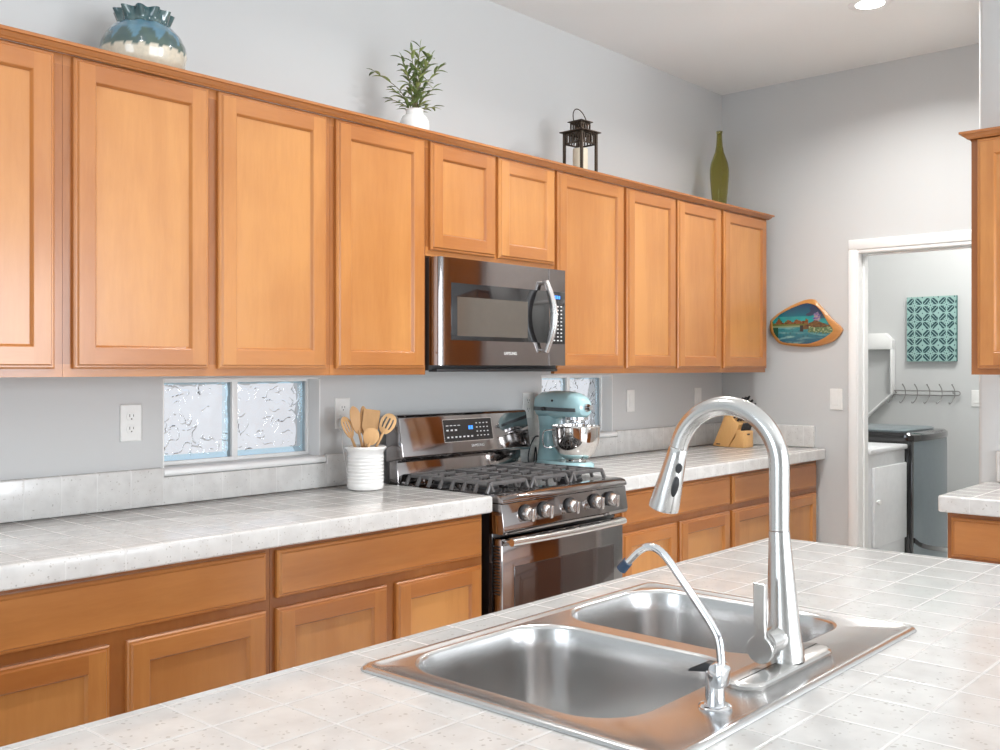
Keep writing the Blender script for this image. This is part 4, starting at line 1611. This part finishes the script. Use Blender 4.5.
def paint_col(s_, t_):   # s 0 left..1 right, t 0 bottom..1 top
    n1 = noise.noise(Vector((s_*9, t_*9, 3))); n2 = noise.noise(Vector((s_*28, t_*28, 7)))
    if t_ > .50 + .02*n1:
        c = Vector((.0, .22, .27)).lerp(Vector((.0, .05, .13)), min(1, (t_-.5)*2.2))
        if t_ < .68: c = c.lerp(Vector((.03, .38, .34)), .6+.4*n1)
        if s_ > .62+.1*n1 and t_ > .72 - .3*(s_-.66)+.1*n1: c = c.lerp(Vector((.03, .03, .08)), .75)
        if math.hypot((s_-.74)/.055, (t_-.64)/.13)+.6*n2 < 1: c = Vector((.26+.3*n2, .20+.25*n2, .28))
    else:
        c = Vector((.03, .22, .25)).lerp(Vector((.01, .06, .14)), max(0, .35-t_)*2.5)
        c = c.lerp(Vector((.25, .50, .45)), max(0, noise.noise(Vector((s_*5, t_*16, 3)))*1.3))
        c = c.lerp(Vector((.02, .06, .08)), max(0, n2*.8))
    tree = .53 + .11*max(0, noise.noise(Vector((s_*13, 0, 9)))+.45)+.03*n2
    if t_ < tree and t_ > .47 and s_ < .60:
        q = noise.noise(Vector((s_*16, t_*5, 1)))
        c = Vector((.05, .14, .02)) if q > 0 else Vector((.22, .08, .03))
        if n2 > .2: c = c*.4
    if .42 < t_ < .50 and s_ < .6: c = Vector((.12, .14, .03)) if t_ > .455 else Vector((.22, .30, .16))
    hill = .46+.12*max(0, 1-abs(s_-.72)/.18)
    if s_ > .52 and .36 < t_ < hill: c = Vector((.13+.1*n2, .07+.06*n2, .03))
    if s_ > .58+.05*n1 and .24+.1*(1-s_)+.04*n2 < t_ < .41+.03*n1: c = Vector((.08, .15, .07)).lerp(Vector((.45, .50, .30)), max(0, n2*1.6))
    if s_ < .1 and t_ < .42: c = Vector((.02, .08, .05))
    if .46 < s_ < .52 and .30 < t_ < .46: c = Vector((.03, .03, .03))
    return [max(.004, min(1, q)) for q in c]


gv = {}
for i in range(N1+1):
    for j in range(N2+1):
        gv[i, j] = (yb+(ya-yb)*i/N1, za+(zb_-za)*j/N2)
vd = {}
for i in range(N1):
    for j in range(N2):
        y = (gv[i, j][0]+gv[i+1, j][0])/2; z = (gv[i, j][1]+gv[i, j+1][1])/2
        if not pt_in(inn, y, z): continue
        vv = []
        for a, b in ((i, j), (i+1, j), (i+1, j+1), (i, j+1)):
            if (a, b) not in vd: vd[a, b] = bm.verts.new((X1_-.0212, *gv[a, b]))
            vv.append(vd[a, b])
        f = bm.faces.new(vv)
        c = paint_col((i+.5)/N1, (j+.5)/N2)
        for lp in f.loops: lp[col] = (*c, 1)
link('painted_scene', bm, painted, pt, 'glossy painting of a teal lake, trees and sky', smooth=False)

# ------------------------------------------------------------------ laundry room
BX = 7.40
cvs = thing('wall_canvas', 'teal and black geometric patterned canvas on the laundry wall', 'wall art', (BX, 2.448, 1.405))
bm = B()
col = bm.loops.layers.float_color.new('Col')
y0_, y1_, z0_, z1_ = 2.277, 2.619, 1.407, 1.871
N1, N2 = 96, 128
verts = {}
for i in range(N1+1):
    for j in range(N2+1):
        verts[i, j] = bm.verts.new((BX-.030, y1_+(y0_-y1_)*i/N1, z0_+(z1_-z0_)*j/N2))


def pat(u, v):
    u = u*3.1-.0; v = v*4.05
    fu, fv = abs((u % 1)-.5), abs((v % 1)-.5)
    a = fu+fv
    b_ = (.5-fu)+(.5-fv)
    m_ = min(a, b_)
    r_ = math.hypot(fu, fv) if a < .5 else math.hypot(.5-fu, .5-fv)
    th = math.atan2(fv, fu) if a < .5 else math.atan2(.5-fv, .5-fu)
    if m_ > .472: return 1
    if m_ > .315: return 0 if abs(math.sin(th*2)) > .22 else 1
    if m_ < .05: return 0
    if a < .5: return 0 if (.13 < r_ < .22 and abs(math.cos(th*4)) < .35) else 1
    return 1


for i in range(N1):
    for j in range(N2):
        f = bm.faces.new([verts[i, j], verts[i+1, j], verts[i+1, j+1], verts[i, j+1]])
        q = pat((i+.5)/N1, (j+.5)/N2)
        c = (.30, .47, .44) if q else (.010, .055, .065)
        for lp in f.loops: lp[col] = (*c, 1)
link('printed_face', bm, canvas, cvs, smooth=False, fix=False)
bm = B(); box(bm, BX-.0298, BX-.001, y0_, y1_, z0_, z1_, .001)
link('canvas_frame', bm, simple('dark_teal_canvas_edge', (.05, .16, .15), .7), cvs)

rk = thing('hook_rack', 'grey metal wall rack with six double hooks on the laundry wall', 'hook rack', (BX, 2.5, 1.16))
bm = B()
ry0, ry1 = 2.262, 2.722
for z in (1.196, 1.166):
    tube(bm, [(BX-.022, ry0+.01, z), (BX-.022, ry1, z)], .0038, 8)
tube(bm, [(BX-.022, ry0+.01+.018*-math.sin(a), 1.181+.015*math.cos(a)) for a in [PI*k/10 for k in range(11)]], .0038, 8)
for y in (ry0+.04, ry1-.02):
    tube(bm, [(BX-.001, y, 1.181), (BX-.022, y, 1.181), (BX-.022, y, 1.196)], .0035, 8)
link('rail', bm, wire_metal, rk)
for k in range(6):
    y = 2.290 + .0855*k
    bm = B()
    tube(bm, smooth_path([(BX-.055, y+.008, 1.240), (BX-.040, y+.004, 1.225), (BX-.026, y, 1.200), (BX-.026, y, 1.160), (BX-.045, y+.01, 1.125), (BX-.075, y+.018, 1.108), (BX-.085, y+.020, 1.118)], 5), .0030, 8)
    lathe(bm, [(0, -.005), (.004, -.003), (.005, 0), (.004, .003), (0, .005)], (BX-.057, y+.008, 1.242), 10)
    link('hook', bm, wire_metal, rk)

# wall shelf unit at the left of the laundry
sh = thing('laundry_wall_shelf', 'white laundry wall shelf with chamfered top corner behind the doorway jamb', 'shelf', (7.28, 2.8, 1.0))
sx0, sx1 = 7.335, 7.399
yf = 2.712
bm = B()
prism(bm, [(YW-.001, 1.498), (YW-.001, 1.615), (yf+.052, 1.615), (yf, 1.562), (yf, 1.498)], 'x', sx0, sx1, .002)
link('top_panel', bm, white_paint, sh)
bm = B()
box(bm, sx0, sx1, yf, yf+.014, 1.18, 1.498, .001)
link('front_stile', bm, white_paint, sh)
bm = B()
prism(bm, [(yf, 1.172), (yf, 1.186), (YW-.001, .970), (YW-.001, .956)], 'x', sx0, sx1, .001)
link('sloped_bottom', bm, white_paint, sh)

# washer and dryer, fronts facing the laundry aisle
ws = thing('washing_machine', 'slate grey top loading washer with curved front beyond the doorway', 'washer', (6.32, 2.5, 0))
wx0, wx1 = 5.995, 6.640
yf0 = 2.110


def bulge(x, amt):
    u = (x-wx0)/(wx1-wx0)
    return amt*(math.sin(PI*min(1, max(0, u)))**.7)


def wsec(z, amt, ins=0.0, r=.03):
    pts = [(wx0+ins, 2.84, z), (wx0+ins, yf0+.045, z), (wx0+ins+.008, yf0+.012, z)]
    for k in range(13):
        x = wx0+ins+.025+(wx1-wx0-2*ins-.05)*k/12
        pts.append((x, yf0-bulge(x, amt)+ins, z))
    pts += [(wx1-ins-.008, yf0+.012, z), (wx1-ins, yf0+.045, z), (wx1-ins, 2.84, z)]
    return pts


bm = B()
loft(bm, [wsec(.012, .035), wsec(.02, .045), wsec(.88, .045), wsec(.925, .035)])
link('cabinet', bm, slate_grey, ws)
bm = B()   # dark corner strip and side
box(bm, wx0-.004, wx0+.006, yf0+.004, 2.84, .012, .93, .002)
box(bm, wx0-.004, wx0+.030, yf0-.012, yf0+.01, .012, .93, .004)
link('side_trim', bm, black_gloss, ws)
bm = B()
loft(bm, [wsec(.926, .042, -.004), wsec(.94, .046, -.006), wsec(.962, .040, -.004), wsec(.975, .02, .01)])
link('top', bm, black_gloss, ws)
bm = B()
L = []
for z, i_ in ((.976, 0), (.985, 0), (.992, .012)):
    L.append(rrect(wx0+.05+i_, wx1-.05-i_, yf0+.05+i_, 2.66-i_, .05, z, 6))
loft(bm, L)
link('lid', bm, slate_grey, ws)
bm = B()
prism(bm, [(2.68, .975), (2.84, .975), (2.84, 1.03), (2.78, 1.03)], 'x', wx0+.002, wx1-.002, .008)
link('control_console', bm, black_gloss, ws)
bm = B()    # curved swoosh on the front
rows = []
for k in range(13):
    x = wx0+.025+(wx1-wx0-.05)*k/12
    u = k/12
    z = .345-.13*u**.6
    y = yf0-bulge(x, .045)
    rows.append([(x, y-.007, z+.014), (x, y-.007, z-.014), (x, y+.01, z-.014), (x, y+.01, z+.014)])
loft(bm, rows)
link('front_seam', bm, black_gloss, ws)

dr = thing('dryer', 'white dryer partly hidden by the doorway jamb beside the grey washer', 'dryer', (5.70, 2.5, 0))
dx0, dx1 = 5.42, 5.978
bm = B()
box(bm, dx0, dx1, 2.135, 2.84, .01, .885, .006)
link('cabinet', bm, dryer_white, dr)
bm = B()
box(bm, dx0-.002, dx1+.002, 2.118, 2.842, .886, .914, .008)
link('top', bm, dryer_white, dr)
bm = B()
box(bm, dx0+.05, dx1-.02, 2.116, 2.134, .37, .81, .006)
do = link('door', bm, dryer_white, dr)
bm = B()
M = Matrix.Translation((5.50, 2.122, .62)) @ Matrix.Rotation(PI/2, 4, 'X')
lathe(bm, [(0, 0), (.008, 0), (.008, .012), (.015, .016), (.013, .026), (0, .028)], (0, 0, 0), 20, 0, M)
link('knob', bm, white_plastic, do)

# window frames of the added openings behind the camera
bm = B()
for x in (-.1, 1.17, 2.44): box(bm, x, x+.06, -3.56, -3.5, 0, 2.3, .004)
for z in (0, 2.24): box(bm, -.1, 2.5, -3.56, -3.5, z, z+.06, .004)
struct('door_1', bm, white_paint, smooth=True)
bm = B()
for x in (2.8, 3.38, 3.95): box(bm, x, x+.05, -3.56, -3.5, .8, 2.3, .004)
for z in (.8, 2.25): box(bm, 2.8, 4.0, -3.56, -3.5, z, z+.05, .004)
struct('window_3', bm, white_paint, smooth=True)
bm = B()
for y in (-.5, .58, 1.65): box(bm, XA-.06, XA, y, y+.05, .75, 2.45, .004)
for z in (.75, 2.40): box(bm, XA-.06, XA, -.5, 1.7, z, z+.05, .004)
struct('window_4', bm, white_paint, smooth=True)

for o in LOCALS:
    del o['local']
